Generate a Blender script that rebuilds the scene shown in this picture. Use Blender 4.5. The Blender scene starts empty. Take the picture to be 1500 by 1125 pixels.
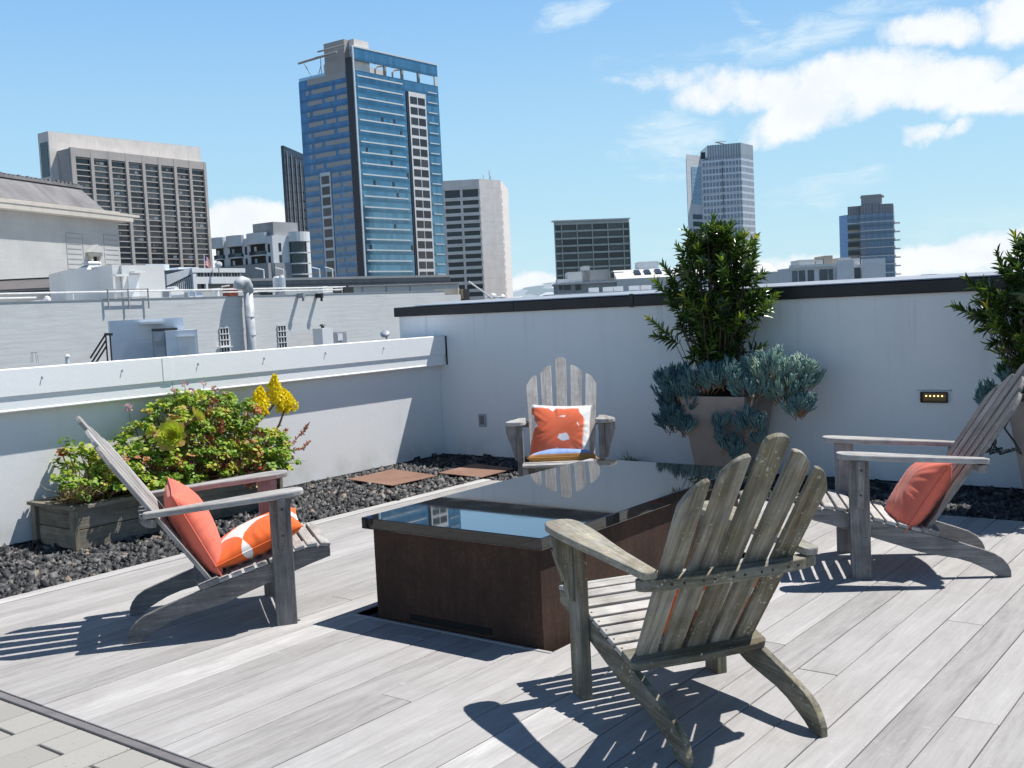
import bpy, bmesh, math, random
import numpy as np
from mathutils import Vector, Matrix
random.seed(7); RS = np.random.RandomState(11)
SC = bpy.context.scene
COL = SC.collection

# ------------------------------------------------------------------ camera (solved from the photograph)
IMW, IMH = 1500.0, 1125.0
F = 1559.28
YAW, PIT, ROL = 0.65828322, 0.07223866, 0.04843716
H = 1.5
def cam_axes():
    cy, sy = math.cos(YAW), math.sin(YAW)
    fwd = Vector((-sy*math.cos(PIT), cy*math.cos(PIT), -math.sin(PIT)))
    right = Vector((cy, sy, 0)); down = fwd.cross(right)
    c, s = math.cos(ROL), math.sin(ROL)
    return c*right + s*down, -s*right + c*down, fwd
CR, CD, CF = cam_axes()
EYE = Vector((0, 0, H))
def ray(px, py): return CR*((px-IMW/2)/F) + CD*((py-IMH/2)/F) + CF
def at(px, py, d): return EYE + ray(px, py)*d            # point at depth d metres
def atz(px, py, z):
    r = ray(px, py); return EYE + r*((z-H)/r.z)
cam = bpy.data.cameras.new('camera'); co = bpy.data.objects.new('camera', cam); COL.objects.link(co)
cam.sensor_width = 36; cam.lens = F/IMW*36; cam.clip_start = .05; cam.clip_end = 12000
co.matrix_world = Matrix(((CR.x, -CD.x, -CF.x, EYE.x), (CR.y, -CD.y, -CF.y, EYE.y), (CR.z, -CD.z, -CF.z, EYE.z), (0, 0, 0, 1)))
SC.camera = co

# ------------------------------------------------------------------ object helpers
def tag(o, label=None, cat=None, group=None, kind=None):
    if label: o['label'] = label
    if cat: o['category'] = cat
    if group: o['group'] = group
    if kind: o['kind'] = kind
    return o
def thing(name, label, cat, loc=(0, 0, 0), rz=0.0, group=None):
    o = bpy.data.objects.new(name, None); COL.objects.link(o)
    o.empty_display_size = .1
    o.location = loc; o.rotation_euler = (0, 0, rz)
    return tag(o, label, cat, group)
def link(name, me, parent=None):
    o = bpy.data.objects.new(name, me); COL.objects.link(o)
    if parent is not None: o.parent = parent
    return o
X3, Y3, Z3 = Vector((1, 0, 0)), Vector((0, 1, 0)), Vector((0, 0, 1)); O3 = Vector((0, 0, 0))
PERM = {'x': (0, 1, 2), 'y': (1, 0, 2), 'z': (2, 0, 1), 'uz': (0, 2, 1)}
class MB:
    """collects shapes for ONE mesh; keeps a grain coordinate 'g' and a random number 'rnd' per piece"""
    def __init__(s): s.v = []; s.f = []; s.g = []; s.r = []
    def add(s, vs, fs, gs=None, rnd=None):
        b = len(s.v); s.v += [tuple(v) for v in vs]; s.f += [tuple(b+i for i in f) for f in fs]
        s.g += [tuple(g) for g in (gs if gs is not None else vs)]
        s.r += [random.random() if rnd is None else rnd]*len(vs)
    def prism(s, poly, t0, t1, O=O3, ex=X3, ey=Y3, ez=Z3, grain='x', rnd=None, off=True):
        n = len(poly); vs = []; gs = []; pm = PERM[grain]
        o = (random.uniform(0, 40), random.uniform(0, 40), random.uniform(0, 40)) if off else (0, 0, 0)
        for t in (t0, t1):
            for x, y in poly:
                vs.append(O + ex*x + ey*y + ez*t); l = (x, y, t); gs.append(tuple(l[pm[k]]+o[k] for k in range(3)))
        fs = [tuple(range(n-1, -1, -1)), tuple(range(n, 2*n))] + [(i, (i+1) % n, n+(i+1) % n, n+i) for i in range(n)]
        if ex.cross(ey).dot(ez)*(1 if sum(poly[i][0]*poly[(i+1) % n][1]-poly[(i+1) % n][0]*poly[i][1] for i in range(n)) > 0 else -1)*(1 if t1 > t0 else -1) < 0:
            fs = [f[::-1] for f in fs]
        s.add(vs, fs, gs, rnd)
    def box(s, x, y, z, O=O3, ex=X3, ey=Y3, ez=Z3, grain='x', rnd=None, off=True):
        s.prism([(x[0], y[0]), (x[1], y[0]), (x[1], y[1]), (x[0], y[1])], z[0], z[1], O, ex, ey, ez, grain, rnd, off)
    def tube(s, pts, rad, n=8, rnd=None, cap=True):
        pts = [Vector(p) for p in pts]; m = len(pts)
        if not hasattr(rad, '__len__'): rad = [rad]*m
        vs = []; gs = []; L = 0; a = None
        for i, p in enumerate(pts):
            t = (pts[min(i+1, m-1)] - pts[max(i-1, 0)]).normalized()
            if a is None:
                a = t.orthogonal().normalized()
            a = (a - t*a.dot(t)).normalized(); b = t.cross(a)
            if i: L += (p-pts[i-1]).length
            for k in range(n):
                th = 2*math.pi*k/n
                vs.append(p + (a*math.cos(th)+b*math.sin(th))*rad[i]); gs.append((L, th*rad[i], 0))
        fs = [(i*n+k, i*n+(k+1) % n, (i+1)*n+(k+1) % n, (i+1)*n+k) for i in range(m-1) for k in range(n)]
        if cap: fs += [tuple(range(n-1, -1, -1)), tuple(range((m-1)*n, m*n))]
        s.add(vs, fs, gs, rnd)
    def cyl(s, c, r, h, n=16, r2=None): s.tube([Vector(c), Vector(c)+Vector((0, 0, h))], [r, r if r2 is None else r2], n)
    def build(s, name, m, parent=None, bevel=0, seg=2, smooth=False):
        me = bpy.data.meshes.new(name); me.from_pydata(s.v, [], s.f)
        a = me.attributes.new('g', 'FLOAT_VECTOR', 'POINT'); a.data.foreach_set('vector', np.array(s.g, np.float32).ravel())
        a = me.attributes.new('rnd', 'FLOAT', 'POINT'); a.data.foreach_set('value', np.array(s.r, np.float32))
        me.materials.append(m); me.update()
        if smooth: me.polygons.foreach_set('use_smooth', [True]*len(me.polygons))
        o = link(name, me, parent)
        if bevel:
            b = o.modifiers.new('bevel', 'BEVEL'); b.width = bevel; b.segments = seg; b.limit_method = 'ANGLE'; b.angle_limit = math.radians(38)
        return o
def npmesh(name, V, Fc, mat, parent=None, rnd=None, g=None, smooth=False):
    """V (n,3); Fc (m,k) faces all of k corners"""
    me = bpy.data.meshes.new(name); n = len(V); m, k = Fc.shape
    me.vertices.add(n); me.vertices.foreach_set('co', V.astype(np.float32).ravel())
    me.loops.add(m*k); me.loops.foreach_set('vertex_index', Fc.astype(np.int32).ravel())
    me.polygons.add(m); me.polygons.foreach_set('loop_start', np.arange(0, m*k, k, dtype=np.int32))
    if smooth: me.polygons.foreach_set('use_smooth', np.ones(m, dtype=bool))
    me.update(calc_edges=True)
    if rnd is not None:
        a = me.attributes.new('rnd', 'FLOAT', 'POINT'); a.data.foreach_set('value', rnd.astype(np.float32))
    if g is not None:
        a = me.attributes.new('g', 'FLOAT_VECTOR', 'POINT'); a.data.foreach_set('vector', g.astype(np.float32).ravel())
    me.materials.append(mat)
    return link(name, me, parent)
def scatter(T, TF, pos, X, Y, Z, rnd):
    T = np.array(T, float); TF = np.array(TF); n = len(pos); k = len(T)
    V = pos[:, None, :] + T[None, :, 0, None]*X[:, None, :] + T[None, :, 1, None]*Y[:, None, :] + T[None, :, 2, None]*Z[:, None, :]
    Fc = TF[None, :, :] + (np.arange(n)*k)[:, None, None]
    return V.reshape(-1, 3), Fc.reshape(-1, TF.shape[1]), np.repeat(rnd, k), np.tile(T, (n, 1))
def unit(a): return a/np.maximum(np.linalg.norm(a, axis=-1, keepdims=True), 1e-9)
def frames(d, up=None):
    """orthonormal frames with X along d"""
    d = unit(d); up = RS.normal(size=d.shape) if up is None else up
    y = unit(np.cross(up, d)); z = np.cross(d, y); return d, y, z

# ------------------------------------------------------------------ material helpers
class NT:
    def __init__(s, name):
        s.m = bpy.data.materials.new(name); s.m.use_nodes = True; s.t = s.m.node_tree; s.n = s.t.nodes
        s.b = s.n['Principled BSDF']
    def node(s, typ, **kw):
        n = s.n.new(typ)
        for k, v in kw.items(): setattr(n, k, v)
        return n
    def put(s, sock, v):
        if hasattr(v, 'is_linked') or isinstance(v, bpy.types.NodeSocket): s.t.links.new(v, sock)
        else:
            if hasattr(v, '__len__') and len(v) == 3 and sock.type == 'RGBA': v = (*v, 1)
            sock.default_value = v
    def attr(s, name, out='Vector'): return s.node('ShaderNodeAttribute', attribute_name=name).outputs[out]
    def obj(s): return s.node('ShaderNodeTexCoord').outputs['Object']
    def geo(s): return s.node('ShaderNodeNewGeometry').outputs['Position']
    def map(s, v, sc=(1, 1, 1), loc=(0, 0, 0)):
        n = s.node('ShaderNodeMapping'); s.put(n.inputs[0], v); n.inputs['Scale'].default_value = sc; n.inputs['Location'].default_value = loc; return n.outputs[0]
    def noise(s, v, scale=1, detail=4, rough=.55, dist=0, out='Fac'):
        n = s.node('ShaderNodeTexNoise'); s.put(n.inputs['Vector'], v)
        n.inputs['Scale'].default_value = scale; n.inputs['Detail'].default_value = detail; n.inputs['Roughness'].default_value = rough; n.inputs['Distortion'].default_value = dist
        return n.outputs[out]
    def voro(s, v, scale, feature='F1', out='Distance'):
        n = s.node('ShaderNodeTexVoronoi', feature=feature); s.put(n.inputs['Vector'], v); n.inputs['Scale'].default_value = scale; return n.outputs[out]
    def ramp(s, f, stops, interp='LINEAR'):
        n = s.node('ShaderNodeValToRGB'); s.put(n.inputs[0], f); e = n.color_ramp; e.interpolation = interp
        while len(e.elements) < len(stops): e.elements.new(.5)
        for el, (p, c) in zip(e.elements, stops): el.position = p; el.color = (*c, 1) if hasattr(c, '__len__') else (c, c, c, 1)
        return n.outputs[0]
    def math(s, op, a, b=0.0, c=None, clamp=False):
        n = s.node('ShaderNodeMath', operation=op); n.use_clamp = clamp; s.put(n.inputs[0], a); s.put(n.inputs[1], b)
        if c is not None: s.put(n.inputs[2], c)
        return n.outputs[0]
    def mix(s, f, a, b, mode='MIX'):
        n = s.node('ShaderNodeMix', data_type='RGBA', blend_type=mode); s.put(n.inputs[0], f); s.put(n.inputs[6], a); s.put(n.inputs[7], b); return n.outputs[2]
    def sep(s, v):
        n = s.node('ShaderNodeSeparateXYZ'); s.put(n.inputs[0], v); return n.outputs
    def comb(s, x, y, z=0.0):
        n = s.node('ShaderNodeCombineXYZ'); s.put(n.inputs[0], x); s.put(n.inputs[1], y); s.put(n.inputs[2], z); return n.outputs[0]
    def band(s, f, a, b, soft=.02):
        n = s.node('ShaderNodeMapRange', interpolation_type='SMOOTHSTEP'); s.put(n.inputs[0], f); n.inputs[1].default_value = a; n.inputs[2].default_value = b; return n.outputs[0]
    def bump(s, h, strength=.3, dist=.01):
        n = s.node('ShaderNodeBump'); s.put(n.inputs['Height'], h); n.inputs['Strength'].default_value = strength; n.inputs['Distance'].default_value = dist
        s.t.links.new(n.outputs[0], s.b.inputs['Normal'])
    def set(s, color=None, rough=None, metal=None, spec=None):
        if color is not None: s.put(s.b.inputs['Base Color'], color)
        if rough is not None: s.put(s.b.inputs['Roughness'], rough)
        if metal is not None: s.put(s.b.inputs['Metallic'], metal)
        if spec is not None: s.put(s.b.inputs['Specular IOR Level'], spec)
        return s
def plain(name, c, rough=.6, metal=0, var=.12, scale=3, spec=.4):
    t = NT(name); n = t.noise(t.geo(), scale, 5)
    lo = tuple(x*(1-var) for x in c); hi = tuple(min(1, x*(1+var)) for x in c)
    t.set(t.ramp(n, [(.3, lo), (.7, hi)]), rough, metal, spec); return t.m

def wood(name, dark, mid, light, lichen=None, amount=.0, gscale=1.0, rough=.85, tint=None):
    t = NT(name); g = t.attr('g'); r = t.attr('rnd', 'Fac')
    fine = t.noise(t.map(g, (5*gscale, 130*gscale, 130*gscale)), 1, 5, .65)
    wide = t.noise(t.map(g, (1.6*gscale, 22*gscale, 22*gscale)), 1, 4, .6, .4)
    blot = t.noise(g, 9, 4, .6)
    f = t.math('ADD', t.math('MULTIPLY', fine, .45), t.math('MULTIPLY', wide, .55))
    f = t.math('ADD', f, t.math('MULTIPLY', t.math('SUBTRACT', r, .5), .12))
    c = t.ramp(f, [(.30, dark), (.48, mid), (.66, light)])
    c = t.mix(t.band(blot, .35, .7), c, t.mix(1.0, c, (.72, .72, .74), 'MULTIPLY'))
    if tint is not None:
        c = t.mix(t.math('MULTIPLY', t.band(t.noise(g, 5, 5, .65), .38, .62), .75), c, t.mix(1.0, c, tint, 'MULTIPLY'))
    if lichen is not None:
        n2 = t.noise(t.map(g, (45, 62, 62)), 1, 4, .6, .6); cl = t.noise(g, 5, 4); n3 = t.noise(g, 150, 3)
        k = t.math('ADD', t.math('ADD', n2, t.math('MULTIPLY', t.math('SUBTRACT', cl, .5), .45)), t.math('MULTIPLY', t.math('SUBTRACT', n3, .5), .18))
        c = t.mix(t.math('MULTIPLY', t.band(k, .64, .70), amount), c, lichen)
        st = t.noise(t.map(g, (2.2, 14, 14)), 1, 4, .6)
        c = t.mix(t.math('MULTIPLY', t.band(st, .52, .70), amount*.9), c, t.mix(1.0, c, (.62, .47, .36), 'MULTIPLY'))
    crack = t.noise(t.map(g, (3, 260, 260)), 1, 2, .5)
    c = t.mix(t.math('MULTIPLY', t.band(crack, .33, .25), .55), c, (.035, .033, .032))
    t.set(c, rough, 0, .25)
    t.bump(t.math('ADD', fine, t.math('MULTIPLY', blot, .5)), .5, .004)
    return t.m
# weathered teak of the chairs: silver grey, and one with lichen and algae
M_TEAK = wood('weathered_teak', (.12, .115, .112), (.23, .224, .22), (.35, .34, .33), (.42, .42, .40), .35, tint=(.86, .80, .74))
M_TEAK_R = wood('weathered_teak_red', (.115, .112, .108), (.225, .218, .213), (.35, .342, .335), (.40, .40, .38), .3, tint=(.95, .88, .85))
M_ARM_L = wood('lichen_teak_arm', (.15, .14, .12), (.29, .28, .245), (.46, .445, .40), (.56, .56, .51), .6, tint=(.92, .87, .72))
M_ARM = wood('pale_teak_arm', (.20, .195, .19), (.36, .354, .345), (.50, .493, .48), (.46, .46, .44), .3, tint=(.94, .9, .87))  # paler teak for the arms and the left chair's back
M_TEAK_L = wood('lichen_teak', (.085, .080, .064), (.205, .193, .158), (.40, .383, .335), (.50, .50, .46), .75, tint=(.88, .82, .62))
M_SEAT = wood('pale_teak', (.27, .26, .25), (.43, .42, .405), (.56, .55, .53), (.60, .60, .57), .4, tint=(.92, .89, .84))  # palest teak, for seat slats and the far chair's back
M_PLANTER = wood('planter_wood', (.11, .10, .08), (.215, .195, .16), (.31, .285, .24), None, 0, tint=(.9, .86, .74))
def deck_mat():
    t = NT('deck_wood'); g = t.attr('g'); r = t.attr('rnd', 'Fac')
    fine = t.noise(t.map(g, (5, 85, 10)), 1, 8, .8)
    swirl = t.noise(t.map(g, (1.1, 9, 5)), 1, 5, .62, 1.3)
    patch = t.noise(g, 1.7, 5, .6)
    f = t.math('ADD', t.math('MULTIPLY', fine, .5), t.math('MULTIPLY', swirl, .5))
    f = t.math('ADD', f, t.math('MULTIPLY', t.math('SUBTRACT', r, .5), .24))
    c = t.ramp(f, [(.26, (.215, .208, .203)), (.44, (.335, .325, .319)), (.60, (.41, .40, .394)), (.80, (.61, .60, .585))])
    c = t.mix(t.math('MULTIPLY', t.band(patch, .44, .72), .5), c, t.mix(1.0, c, (.80, .785, .78), 'MULTIPLY'))
    st = t.noise(t.geo(), 1.1, 5, .7)
    c = t.mix(t.math('MULTIPLY', t.band(st, .60, .74), .35), c, t.mix(1.0, c, (.66, .65, .66), 'MULTIPLY'))
    scr = t.noise(t.map(t.geo(), (3, 3, 3)), 6, 8, .8)
    c = t.mix(t.math('MULTIPLY', t.band(scr, .56, .70), .45), c, (.55, .54, .53))
    c = t.mix(t.math('MULTIPLY', t.band(t.noise(t.map(t.geo(), (1, 1, 1), (7, 3, 0)), 2.3, 7, .72), .58, .75), .3), c, (.20, .195, .20))
    t.set(c, .72, 0, .3); t.bump(t.math('ADD', fine, t.math('MULTIPLY', swirl, .4)), .28, .003); return t.m
M_DECK = deck_mat()
def paint_mat(name, c, dirt=(.33, .33, .27), amt=.35, base=True, zlo=0.0):
    t = NT(name); p = t.geo()
    streak = t.noise(t.map(p, (9, 9, .7)), 1, 5, .65); cloudy = t.noise(p, 1.3, 5, .6); fine = t.noise(p, 160, 3)
    col = t.mix(t.math('MULTIPLY', t.band(streak, .52, .78), amt*.5), c, tuple(x*.80 for x in c))
    col = t.mix(t.math('MULTIPLY', t.band(cloudy, .5, .78), amt*.6), col, tuple(x*y for x, y in zip(c, (.84, .85, .86))))
    if base:
        z = t.sep(p)[2]; m = t.noise(t.map(p, (2.2, 2.2, 1.6)), 1, 5, .6)
        k = t.math('MULTIPLY', t.band(z, .30+zlo, 0+zlo), t.band(m, .42, .75))
        col = t.mix(t.math('MULTIPLY', k, .55), col, dirt)
    drip = t.noise(t.map(p, (14, 14, .35), (3, 1, 0)), 1, 5, .7)
    zt = t.sep(p)[2]; k2 = t.math('MULTIPLY', t.band(drip, .56, .72), t.band(zt, .75, 1.45)); col = t.mix(t.math('MULTIPLY', k2, amt*.7), col, tuple(x*.62 for x in c))
    spot = t.noise(p, 11, 6, .75); col = t.mix(t.math('MULTIPLY', t.band(spot, .64, .78), amt*.45), col, tuple(x*y for x, y in zip(c, (.66, .68, .62))))
    trow = t.noise(t.map(p, (4, 4, 6)), 2, 6, .7, .8)
    t.set(col, .62, 0, .35); t.bump(t.math('ADD', fine, t.math('MULTIPLY', trow, 2.2)), .16, .004); return t.m
M_WALL = paint_mat('white_wall_paint', (.78, .785, .79), amt=.6)
M_CAP = paint_mat('white_cap_paint', (.84, .85, .86), amt=.2, base=False)
def gravel_mat():
    t = NT('basalt'); r = t.attr('rnd', 'Fac'); n = t.noise(t.geo(), 90, 3)
    c = t.ramp(r, [(.0, (.016, .017, .019)), (.50, (.032, .033, .036)), (.80, (.075, .076, .08)), (.97, (.15, .145, .138)), (1.0, (.22, .16, .12))])
    c = t.mix(t.math('MULTIPLY', n, .5), c, t.mix(1.0, c, (1.7, 1.7, 1.7), 'MULTIPLY'))
    t.set(c, .62, 0, .4); t.bump(n, .4, .003); return t.m
M_GRAVEL = gravel_mat()
def corten_mat(name, a, b, c, rough=.8):
    t = NT(name); p = t.geo(); n1 = t.noise(p, 3, 6, .65); n2 = t.noise(p, 55, 4, .7)
    n3 = t.noise(t.map(p, (40, 40, 5)), 1, 3)
    f = t.math('ADD', t.math('ADD', t.math('MULTIPLY', n1, .5), t.math('MULTIPLY', n2, .3)), t.math('MULTIPLY', n3, .2))
    t.set(t.ramp(f, [(.36, a), (.5, b), (.64, c)]), rough, .0, .3); t.bump(n2, .35, .002); return t.m
M_CORTEN = corten_mat('rusted_steel', (.026, .015, .0115), (.046, .0255, .018), (.082, .043, .029))
M_PLATE = corten_mat('rusty_plate', (.15, .085, .062), (.22, .125, .09), (.29, .18, .135))
def granite():
    t = NT('polished_black_granite'); n = t.noise(t.geo(), 420, 3, .7); w = t.noise(t.geo(), 3, 3)
    t.set(t.ramp(n, [(.42, (.006, .006, .0065)), (.62, (.016, .016, .018))]), t.ramp(w, [(.3, .012), (.8, .05)]), 0, .5)
    t.b.inputs['IOR'].default_value = 1.30; t.b.inputs['Coat Weight'].default_value = 1.0; t.b.inputs['Coat IOR'].default_value = 1.5; sm = t.noise(t.geo(), 5, 6, .7); t.put(t.b.inputs['Coat Roughness'], t.ramp(sm, [(.42, .008), (.72, .075)])); du = t.noise(t.geo(), 260, 2); t.put(t.b.inputs['Base Color'], t.mix(t.math('MULTIPLY', t.band(du, .63, .72), t.band(sm, .45, .65)), t.ramp(n, [(.42, (.006, .006, .0065)), (.62, (.016, .016, .018))]), (.07, .07, .068)))
    return t.m
M_GRANITE = granite()
M_DARK = plain('dark_void', (.010, .010, .010), .9)
M_COPING = plain('black_metal_coping', (.018, .019, .022), .45, 0, .25, 5)
M_FLASH = plain('grey_metal_flashing', (.34, .37, .41), .5, .3, .12, 2)
M_STRIP = plain('grey_metal_strip', (.19, .18, .18), .5, .2, .2, 9)
M_GALV = plain('galvanized_steel', (.50, .53, .56), .42, .55, .18, 2.5)
M_WPIPE = plain('white_pipe_paint', (.72, .72, .71), .5)
M_BLKMET = plain('black_metal', (.03, .03, .032), .5)
M_RUSTR = plain('rusty_red_metal', (.16, .035, .02), .7, 0, .4, 6)
def paver_mat():
    t = NT('concrete_paver'); p = t.geo(); r = t.attr('rnd', 'Fac'); n = t.noise(p, 4, 5); sp = t.voro(p, 130); pit = t.noise(p, 75, 3)
    c = t.mix(r, (.29, .282, .262), (.35, .342, .322)); c = t.mix(t.math('MULTIPLY', n, .4), c, (.33, .315, .29))
    c = t.mix(t.math('MULTIPLY', t.band(sp, .22, .12), .55), c, (.30, .28, .26)); c = t.mix(t.band(pit, .66, .72), c, (.22, .20, .19))
    t.set(c, .85, 0, .2); t.bump(pit, .4, .003); return t.m
M_PAVER = paver_mat()
def leaf_mat(name, stops, rough=.38, trans=.25, spec=.45):
    t = NT(name); r = t.attr('rnd', 'Fac'); c = t.ramp(r, stops)
    n = t.noise(t.geo(), 30, 2); c = t.mix(t.math('MULTIPLY', n, .5), c, t.mix(1.0, c, (.62, .66, .6), 'MULTIPLY'))
    t.set(c, rough, 0, spec)
    tr = t.node('ShaderNodeBsdfTranslucent'); t.put(tr.inputs[0], t.mix(1.0, c, (1.3, 1.4, .7), 'MULTIPLY'))
    ms = t.node('ShaderNodeMixShader'); ms.inputs[0].default_value = trans
    t.t.links.new(t.b.outputs[0], ms.inputs[1]); t.t.links.new(tr.outputs[0], ms.inputs[2])
    t.t.links.new(ms.outputs[0], t.n['Material Output'].inputs[0]); return t.m
M_SHRUB = leaf_mat('glossy_shrub_leaf', [(0, (.022, .042, .012)), (.40, (.050, .095, .020)), (.72, (.125, .205, .032)), (.94, (.27, .36, .05)), (1, (.46, .40, .03))], .27, .28, .65)
M_BARK = plain('bark', (.10, .075, .055), .85, 0, .3, 20)
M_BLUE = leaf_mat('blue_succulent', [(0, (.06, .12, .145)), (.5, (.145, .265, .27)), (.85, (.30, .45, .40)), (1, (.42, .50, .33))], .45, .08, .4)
M_GERAN = leaf_mat('geranium_leaf', [(0, (.10, .18, .022)), (.33, (.21, .35, .04)), (.56, (.37, .47, .055)), (.74, (.54, .51, .08)), (.86, (.55, .36, .13)), (1, (.52, .19, .12))], .5, .3, .3)
M_REDSUC = leaf_mat('red_succulent', [(0, (.22, .04, .025)), (.5, (.34, .09, .05)), (.85, (.40, .18, .08)), (1, (.24, .25, .06))], .45, .12)
M_YELLOW = leaf_mat('yellow_blossom', [(0, (.85, .62, .01)), (.5, (.93, .76, .015)), (1, (.95, .86, .12))], .6, .25, .2)
M_PINK = leaf_mat('pink_blossom', [(0, (.55, .28, .44)), (1, (.76, .52, .66))], .6, .3, .2)
M_AEON = leaf_mat('rosette_leaf', [(0, (.66, .66, .08)), (.45, (.46, .56, .06)), (.75, (.58, .48, .10)), (1, (.72, .38, .18))], .42, .2, .3)
M_DRY = leaf_mat('dry_blade', [(0, (.17, .12, .08)), (.6, (.32, .24, .16)), (1, (.42, .33, .17))], .6, .2, .3)
M_STEM = plain('reddish_stem', (.24, .13, .07), .7, 0, .3, 25)
M_SOIL = plain('soil', (.03, .022, .016), .95, 0, .4, 30)
M_WEED = leaf_mat('weed_blade', [(0, (.06, .10, .02)), (1, (.17, .20, .05))], .6, .2, .2)
def pot_mat():
    t = NT('clay_grey_pot'); p = t.geo(); n = t.noise(p, 5, 6, .65); f = t.noise(p, 120, 3); s = t.noise(t.map(p, (10, 10, 1)), 1, 4)
    c = t.ramp(n, [(.3, (.25, .208, .182)), (.7, (.33, .28, .248))]); c = t.mix(t.math('MULTIPLY', t.band(s, .5, .75), .35), c, (.24, .20, .18))
    t.set(c, .8, 0, .25); t.bump(f, .25, .003); return t.m
M_POT = pot_mat()

# ------------------------------------------------------------------ world and sun
SUN = Vector((.30, .455, 1.0)).normalized()
def world():
    w = bpy.data.worlds.new('World'); SC.world = w; w.use_nodes = True; t = NT.__new__(NT); t.t = w.node_tree; t.n = t.t.nodes
    bg = t.n['Background']
    sky = t.node('ShaderNodeTexSky', sky_type='NISHITA'); sky.sun_disc = False
    sky.sun_elevation = math.asin(SUN.z); sky.sun_rotation = math.atan2(SUN.x, SUN.y); sky.altitude = 20
    sky.air_density = 1.0; sky.dust_density = .3; sky.ozone_density = 2.0
    d = t.node('ShaderNodeTexCoord').outputs['Generated']
    vn = t.node('ShaderNodeVectorMath', operation='NORMALIZE'); t.put(vn.inputs[0], d); d = vn.outputs[0]
    z = t.sep(d)[2]
    EXP = .70                                                        # displayed value -> scene value
    lo = t.ramp(z, [(0.0, (.60, .86, .98)), (.06, (.54, .83, .98)), (.16, (.435, .745, 1.0)), (.27, (.30, .60, .99)), (.36, (.24, .51, .95)), (.50, (.095, .19, .40)), (.75, (.055, .115, .25)), (1.0, (.045, .09, .20))])
    lo = t.mix(1.0, lo, tuple(EXP/.085 for _ in range(3)), 'MULTIPLY')
    nis = t.mix(1.0, sky.outputs[0], t.ramp(z, [(0, .9), (.35, .9), (.5, .4), (1, .3)]), 'MULTIPLY')
    base = t.mix(.85, nis, lo)
    # clouds, placed by direction in the sky dome
    wob = t.noise(d, 9, 7, .6, 0, 'Color')
    vs = t.node('ShaderNodeVectorMath', operation='SUBTRACT'); t.put(vs.inputs[0], wob); vs.inputs[1].default_value = (.5, .5, .5)
    vk = t.node('ShaderNodeVectorMath', operation='SCALE'); t.put(vk.inputs[0], vs.outputs[0]); vk.inputs['Scale'].default_value = .055
    va = t.node('ShaderNodeVectorMath', operation='ADD'); t.put(va.inputs[0], d); t.put(va.inputs[1], vk.outputs[0]); dd = va.outputs[0]
    def dot(v, c):
        n = t.node('ShaderNodeVectorMath', operation='DOT_PRODUCT'); t.put(n.inputs[0], v); n.inputs[1].default_value = tuple(c); return n.outputs['Value']
    def blob(px, py, a, b, ang, wt):
        c = ray(px, py).normalized(); th = math.radians(ang)
        e1 = (CR - c*CR.dot(c)).normalized(); e2 = (CD - c*CD.dot(c)).normalized()
        u = e1*math.cos(th)+e2*math.sin(th); v = -e1*math.sin(th)+e2*math.cos(th)
        du = t.math('MULTIPLY', dot(dd, u), F/a); dv = t.math('MULTIPLY', dot(dd, v), F/b)
        r = t.math('ADD', t.math('MULTIPLY', du, du), t.math('MULTIPLY', dv, dv))
        k = t.math('MULTIPLY', t.math('SUBTRACT', 1.0, r, clamp=True), wt)
        return t.math('MULTIPLY', k, t.math('GREATER_THAN', dot(d, c), .3))
    def union(bl):
        acc = None
        for b in bl:
            k = blob(*b); acc = k if acc is None else t.math('MAXIMUM', acc, k)
        return acc
    puffy = union([(1245, 118, 130, 50, 0, 1.0), (1110, 126, 140, 36, -3, .8), (1165, 158, 80, 40, -20, .95), (1370, 128, 110, 44, 8, .95), (1470, 145, 110, 34, -6, .95), (1290, 145, 140, 34, -3, .8), (1010, 118, 120, 22, 4, .5), (930, 118, 90, 12, 3, .36),
                   (1490, 25, 70, 46, 0, 1), (1365, 48, 85, 32, 4, .8), (1352, 200, 36, 17, 0, .75), (1400, 198, 34, 15, -25, .55),
                   (362, 345, 190, 52, 0, 1.25), (362, 385, 260, 46, 0, 1.2), (780, 425, 70, 24, -4, .95), (1195, 402, 130, 32, -3, .95), (1350, 385, 100, 30, -6, 1), (1440, 374, 130, 32, -5, .95), (1150, 430, 500, 18, -2.7, .6), (640, 452, 300, 16, -2.7, .6)])
    wispy = union([(850, 22, 90, 22, -22, .9), (1080, 15, 55, 14, 40, .6), (1190, 45, 150, 36, -12, .8), (1000, 215, 130, 60, 0, .75), (1200, 275, 120, 30, -12, .65), (960, 90, 130, 26, 0, .5), (1330, 5, 120, 22, -10, .6), (1440, 262, 110, 12, 0, .35), (1490, 100, 60, 14, 0, .5), (60, 30, 200, 16, -8, .16), (640, 20, 140, 14, -16, .15)])
    n1 = t.noise(d, 19, 10, .66); n2 = t.noise(t.map(d, (6, 6, 22)), 3, 8, .65, .6)
    def dblob(v, a, b, wt):
        c = Vector(v).normalized(); e1 = c.cross(Vector((0, 0, 1))).normalized(); e2 = e1.cross(c)
        du = t.math('DIVIDE', dot(dd, e1), a); dv = t.math('DIVIDE', dot(dd, e2), b)
        return t.math('MULTIPLY', t.math('MULTIPLY', t.math('SUBTRACT', 1.0, t.math('ADD', t.math('MULTIPLY', du, du), t.math('MULTIPLY', dv, dv)), clamp=True), wt), t.math('GREATER_THAN', dot(d, c), .3))
    puffy = t.math('MAXIMUM', puffy, dblob((.70, .71, .045), .55, .085, 1.0)); puffy = t.math('MAXIMUM', puffy, dblob((-.6, -.8, .05), .6, .09, .9))
    lowband = t.math('MULTIPLY', t.band(z, .10, .0), t.band(t.noise(t.map(d, (3, 3, 9)), 2.2, 6, .6), .46, .66))
    cp = t.band(t.math('ADD', puffy, t.math('MULTIPLY', t.math('SUBTRACT', n1, .5), 1.6)), .12, .74)
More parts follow.
